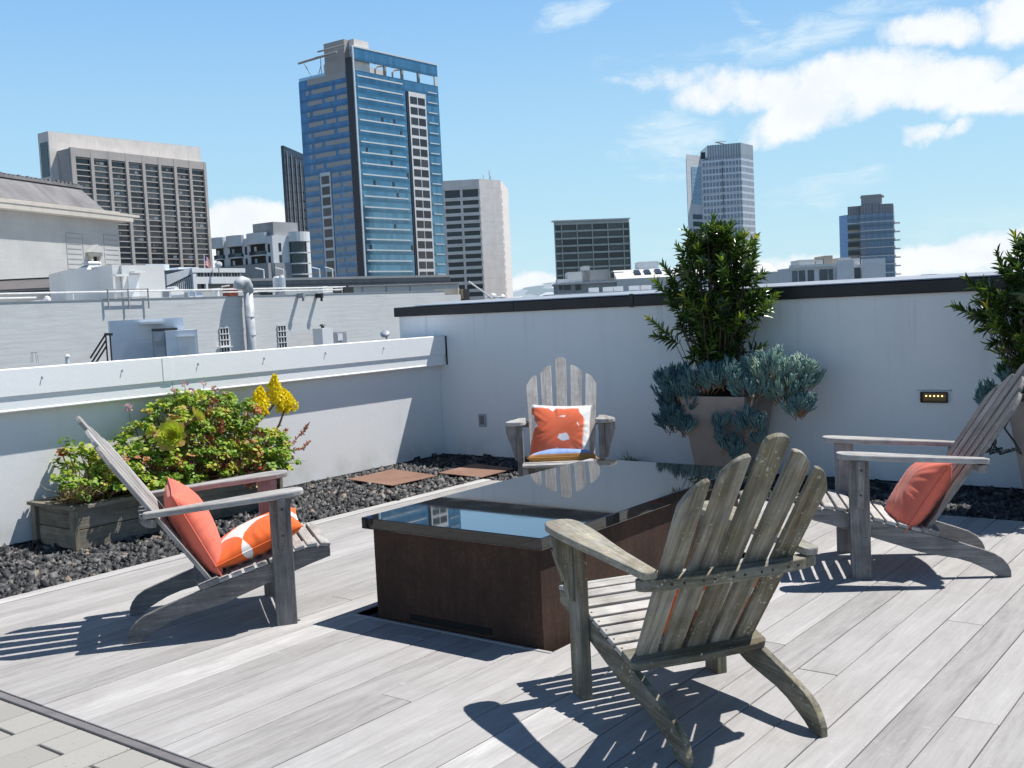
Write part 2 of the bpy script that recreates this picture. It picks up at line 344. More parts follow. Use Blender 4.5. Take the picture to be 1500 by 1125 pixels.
    cp = t.math('MULTIPLY', cp, t.band(puffy, .0, .10))
    cw = t.math('MULTIPLY', t.band(t.math('ADD', t.math('MULTIPLY', wispy, .62), t.math('MULTIPLY', t.math('SUBTRACT', n2, .5), 1.4)), .12, .85), t.band(wispy, .0, .35))
    shade = t.noise(t.map(d, (1, 1, 1), (.013, .0, .02)), 20, 6, .6)
    ccol = t.ramp(shade, [(.36, (7.5, 7.95, 8.35)), (.56, (8.3, 8.45, 8.6))])
    c = t.mix(t.math('MULTIPLY', cw, .75), base, (7.0, 8.0, 8.5))
    c = t.mix(t.math('MULTIPLY', lowband, .30), c, (7.6, 8.2, 8.5))
    c = t.mix(t.math('MULTIPLY', cp, .96), c, ccol)
    t.put(bg.inputs[0], c); bg.inputs[1].default_value = .085
world()
sl = bpy.data.lights.new('sun', 'SUN'); sl.energy = 4.6; sl.angle = math.radians(.53); sl.color = (1.0, .965, .91)
so = bpy.data.objects.new('sun', sl); COL.objects.link(so); so.rotation_euler = (-SUN).to_track_quat('-Z', 'Y').to_euler(); so.location = (5, 8, 30)
SC.view_settings.view_transform = 'Standard'; SC.view_settings.look = 'None'; SC.view_settings.exposure = 0.5; SC.view_settings.gamma = 1
SC.cycles.max_bounces = 8; SC.cycles.use_denoising = True
#==SETTING==
# ================================================================== THE TERRACE
WX, WY = -7.32, 8.26            # inner faces of the side parapet and of the rear wall
DX0, DY0, DY1 = -5.92, 2.11, 7.17
# hole in the deck round the fire table
HX0, HX1, HY0, HY1 = -3.885, -2.672, 3.645, 5.66
def build_deck():
    m = MB(); pitch = .16; gap = .0045; x0 = -3.928; ends = (DY0, DY1)
    k0 = -12; known = {16: [4.88], 14: [3.97], 18: [3.77], 13: [5.35], 3: [3.5], 6: [2.9]}
    for k in range(k0, 50):
        a = x0+pitch*k; b = a+pitch-gap
        if a < DX0+.10: a0 = a; a = max(a, DX0+.105)
        if b-a < .03: continue
        cuts = list(known.get(k, []))
        if not cuts:
            y = DY0 + random.uniform(1.6, 5.4)
            while y < DY1-.5: cuts.append(y); y += random.uniform(2.8, 4.4)
        segs = [DY0]+cuts+[DY1]
        for i in range(len(segs)-1):
            ya, yb = segs[i]+(0 if i == 0 else .002), segs[i+1]-(0 if i == len(segs)-2 else .002)
            r = 1.0 if k == 0 and i == 0 else random.betavariate(2, 2)*.85
            if k in (10,) : r = .95
            parts = [(ya, yb)]
            xx = (a, b)
            if b > HX0 and a < HX1:                                   # boards meet the hole
                parts = [(ya, min(yb, HY0)), (max(ya, HY1), yb)]
                if a < HX0 < b:
                    m.box((a, HX0), (max(ya, HY0), min(yb, HY1)), (-.035, .0), grain='y', rnd=r) if min(yb, HY1) > max(ya, HY0) else None
                if a < HX1 < b:
                    m.box((HX1, b), (max(ya, HY0), min(yb, HY1)), (-.035, .0), grain='y', rnd=r) if min(yb, HY1) > max(ya, HY0) else None
            for p, q in parts:
                if q-p > .01:
                    z = random.uniform(-.0012, .0012)
                    m.box(xx, (p, q), (-.035, z), grain='y', rnd=r)
    m.box((DX0, DX0+.10), (DY0, DY1), (-.06, .004), grain='y', rnd=.97)           # pale border board
    o = m.build('deck', M_DECK, None, .0022, 1); tag(o, kind='structure')
    s = MB(); s.box((DX0+.01, 4.0), (DY0+.002, HY0-.004), (-.09, -.04)); s.box((DX0+.01, 4.0), (HY1+.004, DY1), (-.09, -.04))
    s.box((DX0+.01, HX0-.004), (HY0-.004, HY1+.004), (-.09, -.04)); s.box((HX1+.004, 4.0), (HY0-.004, HY1+.004), (-.09, -.04))
    s.box((HX0-.05, HX1+.05), (HY0-.05, HY1+.05), (-.20, -.12))
    tag(s.build('deck_underlay', M_DARK), kind='structure')
build_deck()
def build_pavers():
    m = MB(); w = .1725; k = 0; x = -4.246-w*14
    while x < 4.0:
        k += 1
        y = 2.058; first = True
        while y > -2.5:
            L = .157 if (first and k % 2 == 0) else (.455 if not first else .46)
            if first and k % 2 == 1: L = .46
            ys = y-L; m.box((x+.002, x+w-.0055), (ys, y), (-.06, -.004+random.uniform(-.001, .001)), rnd=random.random()); y = ys-.013; first = False
        x += w
    tag(m.build('pavement', M_PAVER, None, .003, 1), kind='structure')
    s = MB(); s.box((-8, 4.2), (-3, 2.06), (-.12, -.062)); tag(s.build('pavement_bed', M_DARK), kind='structure')
build_pavers()
e = MB(); e.box((DX0, 4.0), (2.064, 2.100), (-.05, .001)); e.box((DX0, 4.0), (2.0985, 2.1045), (-.05, -.012))
tag(e.build('metal_edging', M_STRIP, None, .003, 2), 'long grey metal edging strip between the timber deck and the beige pavers', 'edging')
# base under everything outside the deck
s = MB(); s.box((WX, DX0), (-1, WY), (-.12, -.035)); s.box((DX0, 5.0), (DY1, WY), (-.12, -.035))
tag(s.build('gravel_base', M_GRAVEL), kind='structure')
def gravel():
    pts = []
    def strip(x0, x1, y0, y1, dens):
        n = int((x1-x0)*(y1-y0)*dens); p = np.stack([RS.uniform(x0, x1, n), RS.uniform(y0, y1, n)], 1); pts.append(p)
    strip(WX+.012, DX0-.008, 2.2, WY-.012, 2400); strip(DX0-.05, .6, DY1+.012, WY-.012, 2200)
    P = np.concatenate(pts)
    inbox = (P[:, 0] < -6.69) & (P[:, 1] > 3.78) & (P[:, 1] < 5.55)
    P = P[~inbox]; n = len(P)
    sz = RS.gamma(5, .0036, n).clip(.008, .036)
    lay = RS.rand(n)
    z = -.030+lay*.026
    for (cx, cy, ax, ay) in ((-6.72, 6.87, .36, .36), (-6.22, 7.46, .33, .33)):
        k = (abs(P[:, 0]-cx) < ax) & (abs(P[:, 1]-cy) < ay); z[k] = -.035; 
    T = np.array([[-1, -1, -.8], [1, -1, -.8], [1, 1, -.8], [-1, 1, -.8], [-.25, -.75, .75], [.85, -.3, .6], [.3, .75, .9], [-.75, .25, .7]])
    TF = [(0, 3, 2, 1), (4, 5, 6, 7), (0, 1, 5, 4), (1, 2, 6, 5), (2, 3, 7, 6), (3, 0, 4, 7)]
    x, y, zz = frames(RS.normal(size=(n, 3)))
    s = RS.uniform(.6, 1.25, (n, 3))*sz[:, None]*np.array([1.2, .85, .5])
    V, Fc, r, g = scatter(T, TF, np.column_stack([P, z]), x*s[:, :1], y*s[:, 1:2], zz*s[:, 2:3], RS.rand(n))
    V += RS.normal(scale=.0016, size=V.shape)
    tag(npmesh('gravel', V, Fc, M_GRAVEL, None, r), kind='stuff')
gravel()
tag(bpy.data.objects['gravel'], 'loose black crushed stone covering the bed between deck and white walls', 'gravel')
for nm, lab, pl in (('steel_plate', 'rusty square steel plate lying fully sunlit on the black gravel', [(-7.05, 6.62), (-6.40, 6.52), (-6.38, 7.09), (-7.06, 7.23)]),
                    ('steel_plate', 'rusty square steel plate half in shadow behind the far chair', [(-6.48, 7.21), (-5.93, 7.15), (-5.945, 7.66), (-6.52, 7.79)])):
    m = MB(); m.prism(pl, .012, .020); o = m.build(nm, M_PLATE, None, .0015, 1); tag(o, lab, 'steel plate', 'rusty plates on the gravel')

# ------------------------------------------------------------------ walls
ROOT = thing('parapet_wall', 'low white side parapet with a stepped sunlit cap behind the planter box', 'wall', (WX, 5, 0))
def rel(o, root): o.parent = root; o.matrix_parent_inverse = root.matrix_basis.inverted() if False else Matrix.Translation(-root.location); return o
m = MB(); m.box((WX-.40, WX), (-2, WY-.003), (-.5, 1.0)); rel(m.build('wall_face', M_WALL), ROOT)
m = MB()
capz = [(WX-.46, 1.222), (WX+.075, 1.242), (WX+.098, 1.236), (WX+.098, 1.052), (WX+.090, 1.046), (WX+.089, 1.045), (WX+.089, 1.030), (WX+.086, 1.026), (WX+.086, .957), (WX+.092, .953), (WX+.092, .944), (WX+.086, .940), (WX+.001, .940), (WX+.001, 1.002), (WX-.46, 1.002)]
for ya, yb in ((-2, 4.985), (4.99, WY-.004)):
    m.prism(capz, ya, yb, O3, X3, Z3, Y3, grain='z')
m.prism([(x+(.004 if x > WX else 0), z) for x, z in capz[:6]]+[(WX-.46, 1.01)], 4.90, 4.99, O3, X3, Z3, Y3)
cap = rel(m.build('cap', M_CAP, None, .004, 2), ROOT)
for y in (3.92, 4.55, 5.23, 5.9, 6.6, 7.35, 3.25):
    h = MB(); h.tube([(WX+.095, y, 1.165), (WX+.107, y, 1.166), (WX+.109, y-.002, 1.153)], .004, 6); h.tube([(WX+.097, y, 1.168), (WX+.100, y, 1.168)], .008, 8)
    o = rel(h.build('hook', M_GALV), ROOT)
m = MB(); m.box((WX, WX+.012), (2, WY), (-.04, .012)); rel(m.build('base_flashing', M_COPING), ROOT)
m = MB(); m.box((WX+.012, WX+.03), (2, 7.52), (-.04, -.006)); rel(m.build('base_flashing', M_CAP), ROOT)

BW = thing('back_wall', 'tall white rear wall in shade with a black metal coping', 'wall', (-4, WY, 0))
m = MB(); m.box((-7.86, 5.2), (WY, WY+.30), (-.6, 1.475)); rel(m.build('wall_face', M_WALL), BW)
m = MB()
for xa, xb in ((-7.90, -6.3), (-6.296, -4.98), (-4.97, -3.6), (-3.596, -1.5), (-1.496, 5.2)):
    m.prism([(WY-.035, 1.458), (WY-.028, 1.452), (WY+.0, 1.452), (WY+.30, 1.47), (WY+.335, 1.47), (WY+.335, 1.560), (WY-.02, 1.550), (WY-.035, 1.545)], xa, xb, O3, Y3, Z3, X3)
m.box((-4.985, -4.945), (WY-.042, WY-.030), (1.445, 1.566)); m.box((-6.32, -6.30), (WY-.037, WY-.033), (1.456, 1.548))
rel(m.build('coping', M_COPING, None, .003, 1), BW)
m = MB(); m.prism([(WY-.030, 1.5535), (WY-.026, 1.562), (WY+.34, 1.592), (WY+.34, 1.566)], -7.6, 5.2, O3, Y3, Z3, X3); rel(m.build('top_flashing', M_FLASH), BW)
m = MB(); m.box((-7.3, 5.2), (WY-.014, WY), (-.04, .012)); rel(m.build('base_flashing', M_COPING), BW)
m = MB(); m.prism([(-7.75, 1.245), (-7.60, 1.262), (-7.4, 1.256), (-7.20, 1.262), (-7.19, 1.235), (-7.75, 1.235)], WY-.008, WY, O3, X3, Z3, -Y3)
m.box((-7.222, -7.208), (WY-.008, WY), (.94, 1.236)); rel(m.build('sealant', plain('black_mould', (.03, .032, .028), .95, 0, .5, 40)), BW)
# outlet and step light
ou = thing('wall_outlet', 'small grey weatherproof outlet box on the shaded white wall', 'outlet', (-6.78, WY, .375))
m = MB(); m.box((-.045, .045), (-.018, 0), (-.065, .065)); m.build('box', M_FLASH, ou, .006, 2)
m = MB(); m.tube([(0, -.020, .005), (0, -.026, .005)], .024, 14); m.box((-.028, .028), (-.0225, -.018), (-.04, .045)); m.build('cover', M_STRIP, ou, .002, 1)
li = thing('step_light', 'recessed rectangular wall light with glowing warm bulbs', 'wall light', (-2.372, WY, .668))
m = MB(); W_, H_ = .098, .040
for a in ((-W_, W_, H_-.008, H_), (-W_, W_, -H_, -H_+.008), (-W_, -W_+.008, -H_+.008, H_-.008), (W_-.008, W_, -H_+.008, H_-.008)): m.box((a[0], a[1]), (-.03, 0), (a[2], a[3]))
m.build('frame', M_BLKMET, li, .002, 1)
m = MB(); m.box((-W_+.008, W_-.008), (-.006, -.001), (-H_+.008, H_-.008)); m.build('back_plate', plain('brass_plate', (.16, .11, .05), .4, .6), li)
tE = NT('warm_lamp'); tE.set((.9, .7, .4), .4); tE.b.inputs['Emission Color'].default_value = (1, .72, .32, 1); tE.b.inputs['Emission Strength'].default_value = 1.6
for i in range(5):
    m = MB(); m.tube([(-.058+.029*i, -.008, .010), (-.058+.029*i, -.014, .010)], .006, 8); m.build('bulb', tE.m, li)
m = MB(); m.box((-.125, .125), (-.010, 0), (H_+.010, H_+.015)); m.tube([(.115, -.02, H_+.013), (.115, 0, H_+.013)], .006, 6); m.build('rain_lip', M_FLASH, li)

# ------------------------------------------------------------------ fire table
FT = thing('fire_table', 'low fire table of dark rusted steel under a polished black stone slab', 'fire table', (-3.24, 4.66, 0))
m = MB(); bx0, bx1, by0, by1 = -3.742, -2.728, 3.662, 5.62
m.box((bx0, bx1), (by0, by1), (-.118, .442)); b = rel(m.build('base', M_CORTEN, None, .003, 1), FT)
m = MB(); m.box((-3.795, -2.697), (3.638, 5.692), (.4445, .500)); rel(m.build('slab', M_GRANITE, None, .0035, 2), FT)
m = MB(); m.box((-3.52, -3.02), (by0-.006, by0-.001), (.018, .048)); rel(m.build('vent_slot', M_DARK), FT)
tr = MB()
for a in ((HX0-.022, HX1+.006, HY0-.020, HY0), (HX0-.022, HX0, HY0, HY1), (HX0-.022, HX1+.006, HY1, HY1+.02)): tr.box((a[0], a[1]), (a[2], a[3]), (-.10, .0035), rnd=.45)
rel(tr.build('opening_trim', M_DECK, None, .002, 1), FT)

# ------------------------------------------------------------------ adirondack chairs
UPP = [(-.236, .352), (-.175, .362), (-.11, .357), (-.045, .340), (.06, .302), (.20, .264), (.31, .234), (.40, .210), (.50, .180), (.59, .150), (.66, .124), (.70, .098), (.727, .065), (.740, .034), (.742, 0)]
LOW = [(.682, 0), (.648, .026), (.61, .046), (.55, .076), (.48, .098), (.40, .112), (.30, .132), (.20, .166), (.06, .212), (-.045, .247), (-.15, .282), (-.236, .306)]
def upz(s):
    for (a, za), (b, zb) in zip(UPP, UPP[1:]):
        if a <= s <= b: return za+(zb-za)*(s-a)/(b-a)
    return UPP[0][1]
def make_chair(name, label, loc, fwd, wood_m, back_m=None, group='weathered garden chairs round the fire table'):
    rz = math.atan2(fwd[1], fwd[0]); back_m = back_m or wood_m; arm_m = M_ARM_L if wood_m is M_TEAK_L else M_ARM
    t = thing(name, label, 'chair', (loc[0], loc[1], 0), rz, group)
    S = -X3                                                            # s runs to the back
    for sg in (1, -1):
        a, b = sorted((sg*.246, sg*.274))
        m = MB(); m.prism(UPP+LOW, a, b, O3, S, Z3, Y3); m.build('stringer', wood_m, t, .004, 2)
        a, b = sorted((sg*.2755, sg*.318))
        m = MB(); m.box((-.05, .05), (a, b), (0, .634), O3, grain='z'); lg = m.build('leg', wood_m, t, .004, 2)
        m = MB(); c = [(0, .634), (.082, .634), (.080, .60), (.066, .54), (.045, .48), (.032, .43), (.022, .385), (0, .372)]
        m.prism([(sg*x, z) for x, z in c], -.018, .018, Vector((0, sg*.3185, 0)), Y3, Z3, X3, grain='y'); br = m.build('bracket', wood_m, lg, .003, 1)
        for zz in (.585, .45):
            m = MB(); yy = sg*(.3185+(.079 if zz > .5 else .038)); m.tube([(0, yy-sg*.004, zz), (0, yy+sg*.002, zz)], .006, 8); m.build('screw', M_BLKMET, br)
        # arm
        ao = [(-.108, .285), (-.116, .315), (-.113, .352), (-.096, .382), (-.06, .396), (.0, .400), (.10, .397), (.22, .386), (.34, .372), (.46, .360), (.56, .350), (.62, .345), (.632, .335), (.632, .296), (.62, .285), (.52, .283), (.40, .280), (.28, .272), (.16, .260), (.05, .253), (-.05, .255), (-.09, .266)]
        ex = Vector((-1, 0, -.064)).normalized(); ez = Vector((-.064, 0, 1)).normalized()
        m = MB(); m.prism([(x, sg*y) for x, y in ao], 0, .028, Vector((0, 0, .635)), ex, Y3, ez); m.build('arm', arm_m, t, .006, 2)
    # seat slats following the curve
    s = -.236; k = 0
    while s < .285:
        w = .050; a, b = s, s+w; za, zb = upz(a), upz(b)
        ex = Vector((-(b-a), 0, zb-za)).normalized(); ez = Vector((ex.z, 0, -ex.x)); ez = ez if ez.z > 0 else -ez
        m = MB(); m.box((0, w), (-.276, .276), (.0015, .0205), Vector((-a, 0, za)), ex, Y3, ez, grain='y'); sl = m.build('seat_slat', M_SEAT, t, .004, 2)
        sc = MB()
        for yy in (-.262, .262): sc.tube([Vector((-a, yy, za))+ex*w*.5+ez*.0195, Vector((-a, yy, za))+ex*w*.5+ez*.0212], .0045, 7)
        sc.build('screws', M_BLKMET, sl)
        s += .0615; k += 1
    # backrest
    B = Vector((-.318, 0, .226)); T = Vector((-.575, 0, .845)).normalized(); N = Vector((.845, 0, .575)).normalized()
    hh = .046
    for i in range(-2, 3):
        q = abs(i); sg = 1 if i >= 0 else -1
        Li, Lo = ((1.022, 1.005), (.955, .885), (.868, .765))[q]
        yb, yt = i*.0985, i*.1245
        def yc(l): return yb+(yt-yb)*l/1.02
        if q == 0: top = [(1.0, -1), (1.016, -.82), (1.026, -.4), (1.028, 0), (1.026, .4), (1.016, .82), (1.0, 1)]
        else: top = [(Li-.006, -1), (Li, -.93)]+[(Li+(Lo-Li)*(f**2.1), -1+2*f) for f in (.25, .45, .62, .78, .90, .97)]+[(Lo-.012, 1)]
        poly = [(0, -1), ]+top+[(0, 1)]
        pts = [(l, yc(l)+sg*e*(hh-.006*(1-l))) for l, e in poly]
        m = MB(); m.prism(pts, -.021, 0, B, T, Y3, N, grain='x'); m.build('back_slat', back_m, t, .004, 2)
    # cross braces behind the slats
    zc = .553; sb = .318+(zc+.020-.226)*.575/.845
    br_ = [(sb+.019, -.345), (sb+.040, -.352), (sb+.062, -.335), (sb+.082, -.27), (sb+.098, -.16), (sb+.104, 0), (sb+.098, .16), (sb+.082, .27), (sb+.062, .335), (sb+.040, .352), (sb+.019, .345)]
    m = MB(); m.prism(br_, zc, zc+.040, O3, S, Y3, Z3, grain='y'); bo = m.build('back_brace', wood_m, t, .005, 2)
    for i in range(-2, 3):
        for dy in (-.022, .022):
            yy = i*.112+dy; xx = sb+.104-.27*yy*yy-.0005
            h = MB(); h.tube([(-xx+.004, yy, zc+.02), (-xx-.0025, yy, zc+.02)], .0045, 7); h.build('screw', M_BLKMET, bo)
    ex = Vector((-1, 0, -.29)).normalized(); ez = Vector((-.29, 0, 1)).normalized()
    lb = [(-.052, -.277), (.030, -.277), (.046, -.262), (.056, -.15), (.060, 0), (.056, .15), (.046, .262), (.030, .277), (-.052, .277)]
    m = MB(); m.prism(lb, .001, .030, Vector((-.352, 0, .2225)), ex, Y3, ez, grain='y'); m.build('lower_brace', wood_m, t, .005, 2)
    return t
def nrm2(x, y): l = math.hypot(x, y); return (x/l, y/l)
fL = nrm2(.557, .83); fR = nrm2(-.888, -.459); fN = nrm2(-.853, .521); fF = nrm2(.555, -.832)
pL = (-4.041-.5*.0+(-4.585+4.041)/2, (3.355+3.693)/2)
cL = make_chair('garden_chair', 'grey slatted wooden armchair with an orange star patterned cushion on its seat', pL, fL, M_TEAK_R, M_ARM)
cR = make_chair('garden_chair', 'grey slatted wooden armchair holding only one coral cushion, before the white wall light', (-2.075, 5.665), fR, M_TEAK_R)
cN = make_chair('garden_chair', 'nearest slatted wooden armchair seen from behind, mottled with lichen', (-2.118, 3.540), fN, M_TEAK_L)
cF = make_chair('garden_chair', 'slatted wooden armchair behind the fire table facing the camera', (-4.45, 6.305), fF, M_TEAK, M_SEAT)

# ------------------------------------------------------------------ cushions
def fabric(name, kind):
    t = NT(name); g = t.attr('g'); gx, gy, gz = t.sep(g)[0:3]
    wv = t.noise(t.map(g, (320, 320, 320)), 1, 2)
    OR = (.80, .150, .035); CO = (.79, .185, .125); WH = (.82, .80, .78)
    if kind == 'coral': c = t.mix(t.noise(g, 6, 3), CO, tuple(x*.88 for x in CO))
    elif kind == 'star':                                             # white four pointed stars between orange petals
        c_ = .34; fx = t.math('SUBTRACT', t.math('FRACT', t.math('ADD', t.math('DIVIDE', gx, c_), .5)), .5); fy = t.math('SUBTRACT', t.math('FRACT', t.math('ADD', t.math('DIVIDE', gy, c_), .33)), .5)
        ax = t.math('POWER', t.math('ABSOLUTE', fx), .74); ay = t.math('POWER', t.math('ABSOLUTE', fy), .74)
        st = t.band(t.math('ADD', ax, ay), .615, .595); c = t.mix(st, OR, WH)
    elif kind == 'brush':                                            # loose overlapping brush rings, orange on white
        wn = t.noise(g, 7, 2, .5, 0, 'Color'); v = t.node('ShaderNodeVectorMath', operation='ADD')
        s1 = t.node('ShaderNodeVectorMath', operation='SCALE'); t.put(s1.inputs[0], wn); s1.inputs['Scale'].default_value = .05; t.put(v.inputs[0], g); t.put(v.inputs[1], s1.outputs[0])
        x_, y_, _ = t.sep(v.outputs[0])[0:3]; acc = None
        for cx, cy, r, w_ in ((-.03, .15, .125, .050), (-.02, -.08, .150, .058), (-.20, .03, .16, .040), (.04, .03, .135, .034), (-.10, .22, .10, .036), (-.15, -.16, .085, .046)):
            d = t.math('SQRT', t.math('ADD', t.math('POWER', t.math('SUBTRACT', x_, cx+.025), 2.0), t.math('POWER', t.math('SUBTRACT', y_, cy+.025), 2.0)))
            k = t.band(t.math('ABSOLUTE', t.math('SUBTRACT', d, r)), w_, w_-.006); acc = k if acc is None else t.math('MAXIMUM', acc, k)
        acc = t.math('MULTIPLY', acc, t.band(x_, .215, .195)); acc = t.math('MULTIPLY', acc, t.band(y_, .235, .215))
        c = t.mix(acc, WH, t.mix(t.noise(g, 9, 3), (.80, .125, .045), (.78, .20, .10)))
    else: c = t.mix(t.band(gz, .022, .030), (.46, .225, .07), (.25, .36, .66))
    c = t.mix(t.math('MULTIPLY', wv, .25), c, t.mix(1.0, c, (.7, .7, .7), 'MULTIPLY'))
    t.set(c, .9, 0, .15); t.b.inputs['Sheen Weight'].default_value = .15; t.bump(wv, .15, .002); return t.m
def cushion(name, label, M, w, h, th, mat, seed=0, flat=.5, wr=1.0):
    """M places a cushion whose face is local xy (x across, y up), front +z"""
    rs = np.random.RandomState(seed); n = 40; u = np.linspace(-1, 1, n+1); U, Vv = np.meshgrid(u, u, indexing='ij')
    px = w/2*U*(1-.055*(1-Vv**2)**1*np.abs(U)) ; py = h/2*Vv*(1-.055*(1-U**2)*np.abs(Vv))
    prof = ((1-np.abs(U)**2.6).clip(0)*(1-np.abs(Vv)**2.6).clip(0))**flat
    ang = np.arctan2(Vv, U); rr = np.maximum(np.abs(U), np.abs(Vv)); out = []
    for sgn in (1, -1):
        ph = rs.uniform(0, 6, 6)
        cr = 9*U*math.cos(ph[0])+9*Vv*math.sin(ph[0])+2.2*np.sin(3*Vv+ph[1]); wri = sum(np.sin(ang*k+ph[i])*.5 for i, k in enumerate((9, 14, 23, 31)))*(rr**3)*(1-rr**9)*.0062*wr + np.exp(-(np.sin(cr*.5)/.22)**2)*.0045*(1-rr**4)*np.sin(2*U+ph[2])*wr
        big = (np.sin(3*U+ph[4]+1.3*Vv)+np.sin(2.6*Vv+ph[5]-.9*U))*.006*(1-rr**2)*wr
        z = sgn*(th/2*prof) + wri + big
        z[0, :] = z[-1, :] = 0; z[:, 0] = z[:, -1] = 0
        out.append(np.stack([px, py, z], -1).reshape(-1, 3))
    V = np.concatenate(out); G = np.stack([np.tile(px.ravel(), 2), np.tile(py.ravel(), 2), V[:, 2]], 1)
    idx = np.arange((n+1)**2).reshape(n+1, n+1); q = np.stack([idx[:-1, :-1], idx[1:, :-1], idx[1:, 1:], idx[:-1, 1:]], -1).reshape(-1, 4)
    Fc = np.concatenate([q, q[:, ::-1]+(n+1)**2])
    o = npmesh(name, V, Fc, mat, None, None, G, True); o.matrix_world = M
    wm = o.modifiers.new('weld', 'WELD'); wm.merge_threshold = .0004
    pi = MB(); E = [V[i] for i in idx[:, 0]]+[V[i] for i in idx[-1, 1:]]+[V[i] for i in idx[::-1, -1][1:]]+[V[i] for i in idx[0, ::-1][1:]]
    pi.tube([Vector(e) for e in E], .0042, 6); pp = pi.build('piping', mat, o, smooth=True)
    pp.data.attributes['g'].data.foreach_set('vector', np.repeat(np.array([e if mat is not F_BLUE else e for e in E], np.float32)[:, None, :], 6, 1).ravel())
    return tag(o, label, 'cushion', 'cushions on the garden chairs')
def chair_mat(chair): return Matrix.Translation(chair.location) @ Matrix.Rotation(chair.rotation_euler.z, 4, 'Z')
def cpose(chair, s, y, z, up, nrm, roll=0):
    """cushion centre at (s back, y left, z), its up axis and normal given as (s, z) pairs in the chair's side view"""
    upv = Vector((-up[0], 0, up[1])).normalized(); nv = Vector((-nrm[0], 0, nrm[1])); nv = (nv-upv*nv.dot(upv)).normalized(); xv = upv.cross(nv)
    R = Matrix((xv, upv, nv)).transposed().to_4x4()
    return chair_mat(chair) @ Matrix.Translation((-s, y, z)) @ R @ Matrix.Rotation(roll, 4, 'Z')
F_CORAL = fabric('coral_cotton', 'coral'); F_STAR = fabric('star_print_cotton', 'star'); F_BRUSH = fabric('brush_print_cotton', 'brush'); F_BLUE = fabric('blue_and_ochre_cotton', 'blue')
cushion('cushion', 'plain coral cushion leaning in the chair in front of the planter box', cpose(cL, .398, .005, .480, (.42, .87), (-.87, .42), .05), .50, .47, .175, F_CORAL, 1)
cushion('cushion', 'orange cushion with white four pointed stars lying on a seat', cpose(cL, .095, -.01, .392, (.90, -.34), (.34, .90), -.06), .47, .46, .15, F_STAR, 2)
cushion('cushion', 'coral cushion slumped against the chair by the wall light', cpose(cR, .335, .03, .395, (.58, .82), (-.82, .58), .10), .45, .43, .20, F_CORAL, 3)
cushion('cushion', 'orange and white brush stroke cushion standing up in the far chair', cpose(cF, .385, -.012, .512, (.40, .87), (-.87, .40), -.055), .46, .47, .14, F_BRUSH, 4)
cushion('cushion', 'blue and ochre cushion lying flat on the seat of the far chair', cpose(cF, .145, .010, .357, (.96, -.20), (.20, .96), -.06), .50, .42, .13, F_BLUE, 5, .36)
cushion('cushion', 'orange and white cushion glimpsed between the back slats of the nearest chair', cpose(cN, .325, -.09, .395, (.50, .85), (-.85, .50), .05), .36, .30, .11, F_STAR, 6)
#==PLANTS==
# ------------------------------------------------------------------ planter box with its plants
PB = thing('planter_box', 'long grey timber planter box standing on black gravel', 'planter', (-7.0, 4.6, 0))
px0, px1, py0, py1, pz = -7.255, -6.70, 3.79, 5.52, .275
m = MB()
for z0, z1 in ((.0, .134), (.139, pz)): m.box((px1-.028, px1), (py0+.002, py1), (z0, z1), grain='y')
rel(m.build('front_boards', M_PLANTER, None, .003, 1), PB)
for ya, yb in ((py0, py0+.028), (py1, py1+.028)):
    m = MB()
    for z0, z1 in ((.0, .134), (.139, pz)): m.box((px0+.06, px1-.03), (ya+.008, yb), (z0, z1), grain='x')
    rel(m.build('end_boards', M_PLANTER, None, .003, 1), PB)
m = MB(); m.box((px0, px0+.028), (py0+.03, py1), (0, pz)); rel(m.build('rear_boards', M_PLANTER), PB)
for x in (px0, px1-.052):
    for y in (py0-.012, py1+.03):
        m = MB(); m.box((x+.0, x+.058), (y-.004, y+.03), (-.02, pz-.002), grain='z'); rel(m.build('post', M_PLANTER, None, .003, 1), PB)
m = MB(); m.box((px0-.03, px1+.018), (py0-.025, py0+.085), (pz, pz+.024), grain='x'); m.box((px1-.085, px1+.018), (py0+.087, py1+.05), (pz, pz+.024), grain='y'); m.box((px0-.03, px0+.06), (py0+.087, py1+.05), (pz, pz+.024), grain='y')
rel(m.build('rim', M_PLANTER, None, .003, 2), PB)
m = MB(); m.box((px0+.03, px1-.03), (py0+.03, py1-.01), (.05, pz-.02)); rel(m.build('soil', M_SOIL), PB)

LEAF_R = ([[0, 0, 0], [.12, .42, .05], [.5, .56, .12], [.85, .36, .06], [1, 0, -.02], [.85, -.36, .06], [.5, -.56, .12], [.12, -.42, .05], [.5, 0, .0]],
          [(8, 0, 1), (8, 1, 2), (8, 2, 3), (8, 3, 4), (8, 4, 5), (8, 5, 6), (8, 6, 7), (8, 7, 0)])
LEAF_L = ([[0, 0, 0], [.28, .5, .10], [.28, 0, .0], [.28, -.5, .10], [.66, .42, .06], [.66, 0, -.04], [.66, -.42, .06], [1, 0, -.10]],
          [(0, 2, 1), (0, 3, 2), (1, 2, 5), (1, 5, 4), (2, 3, 6), (2, 6, 5), (4, 5, 7), (5, 6, 7)])
FING = ([[0, .5, 0], [0, -.25, .43], [0, -.25, -.43], [.45, .62, 0], [.45, -.31, .54], [.45, -.31, -.54], [.85, .42, 0], [.85, -.2, .36], [.85, -.2, -.36], [1, 0, 0]],
        [(0, 1, 4), (0, 4, 3), (1, 2, 5), (1, 5, 4), (2, 0, 3), (2, 3, 5), (3, 4, 7), (3, 7, 6), (4, 5, 8), (4, 8, 7), (5, 3, 6), (5, 6, 8), (6, 7, 9), (7, 8, 9), (8, 6, 9)])
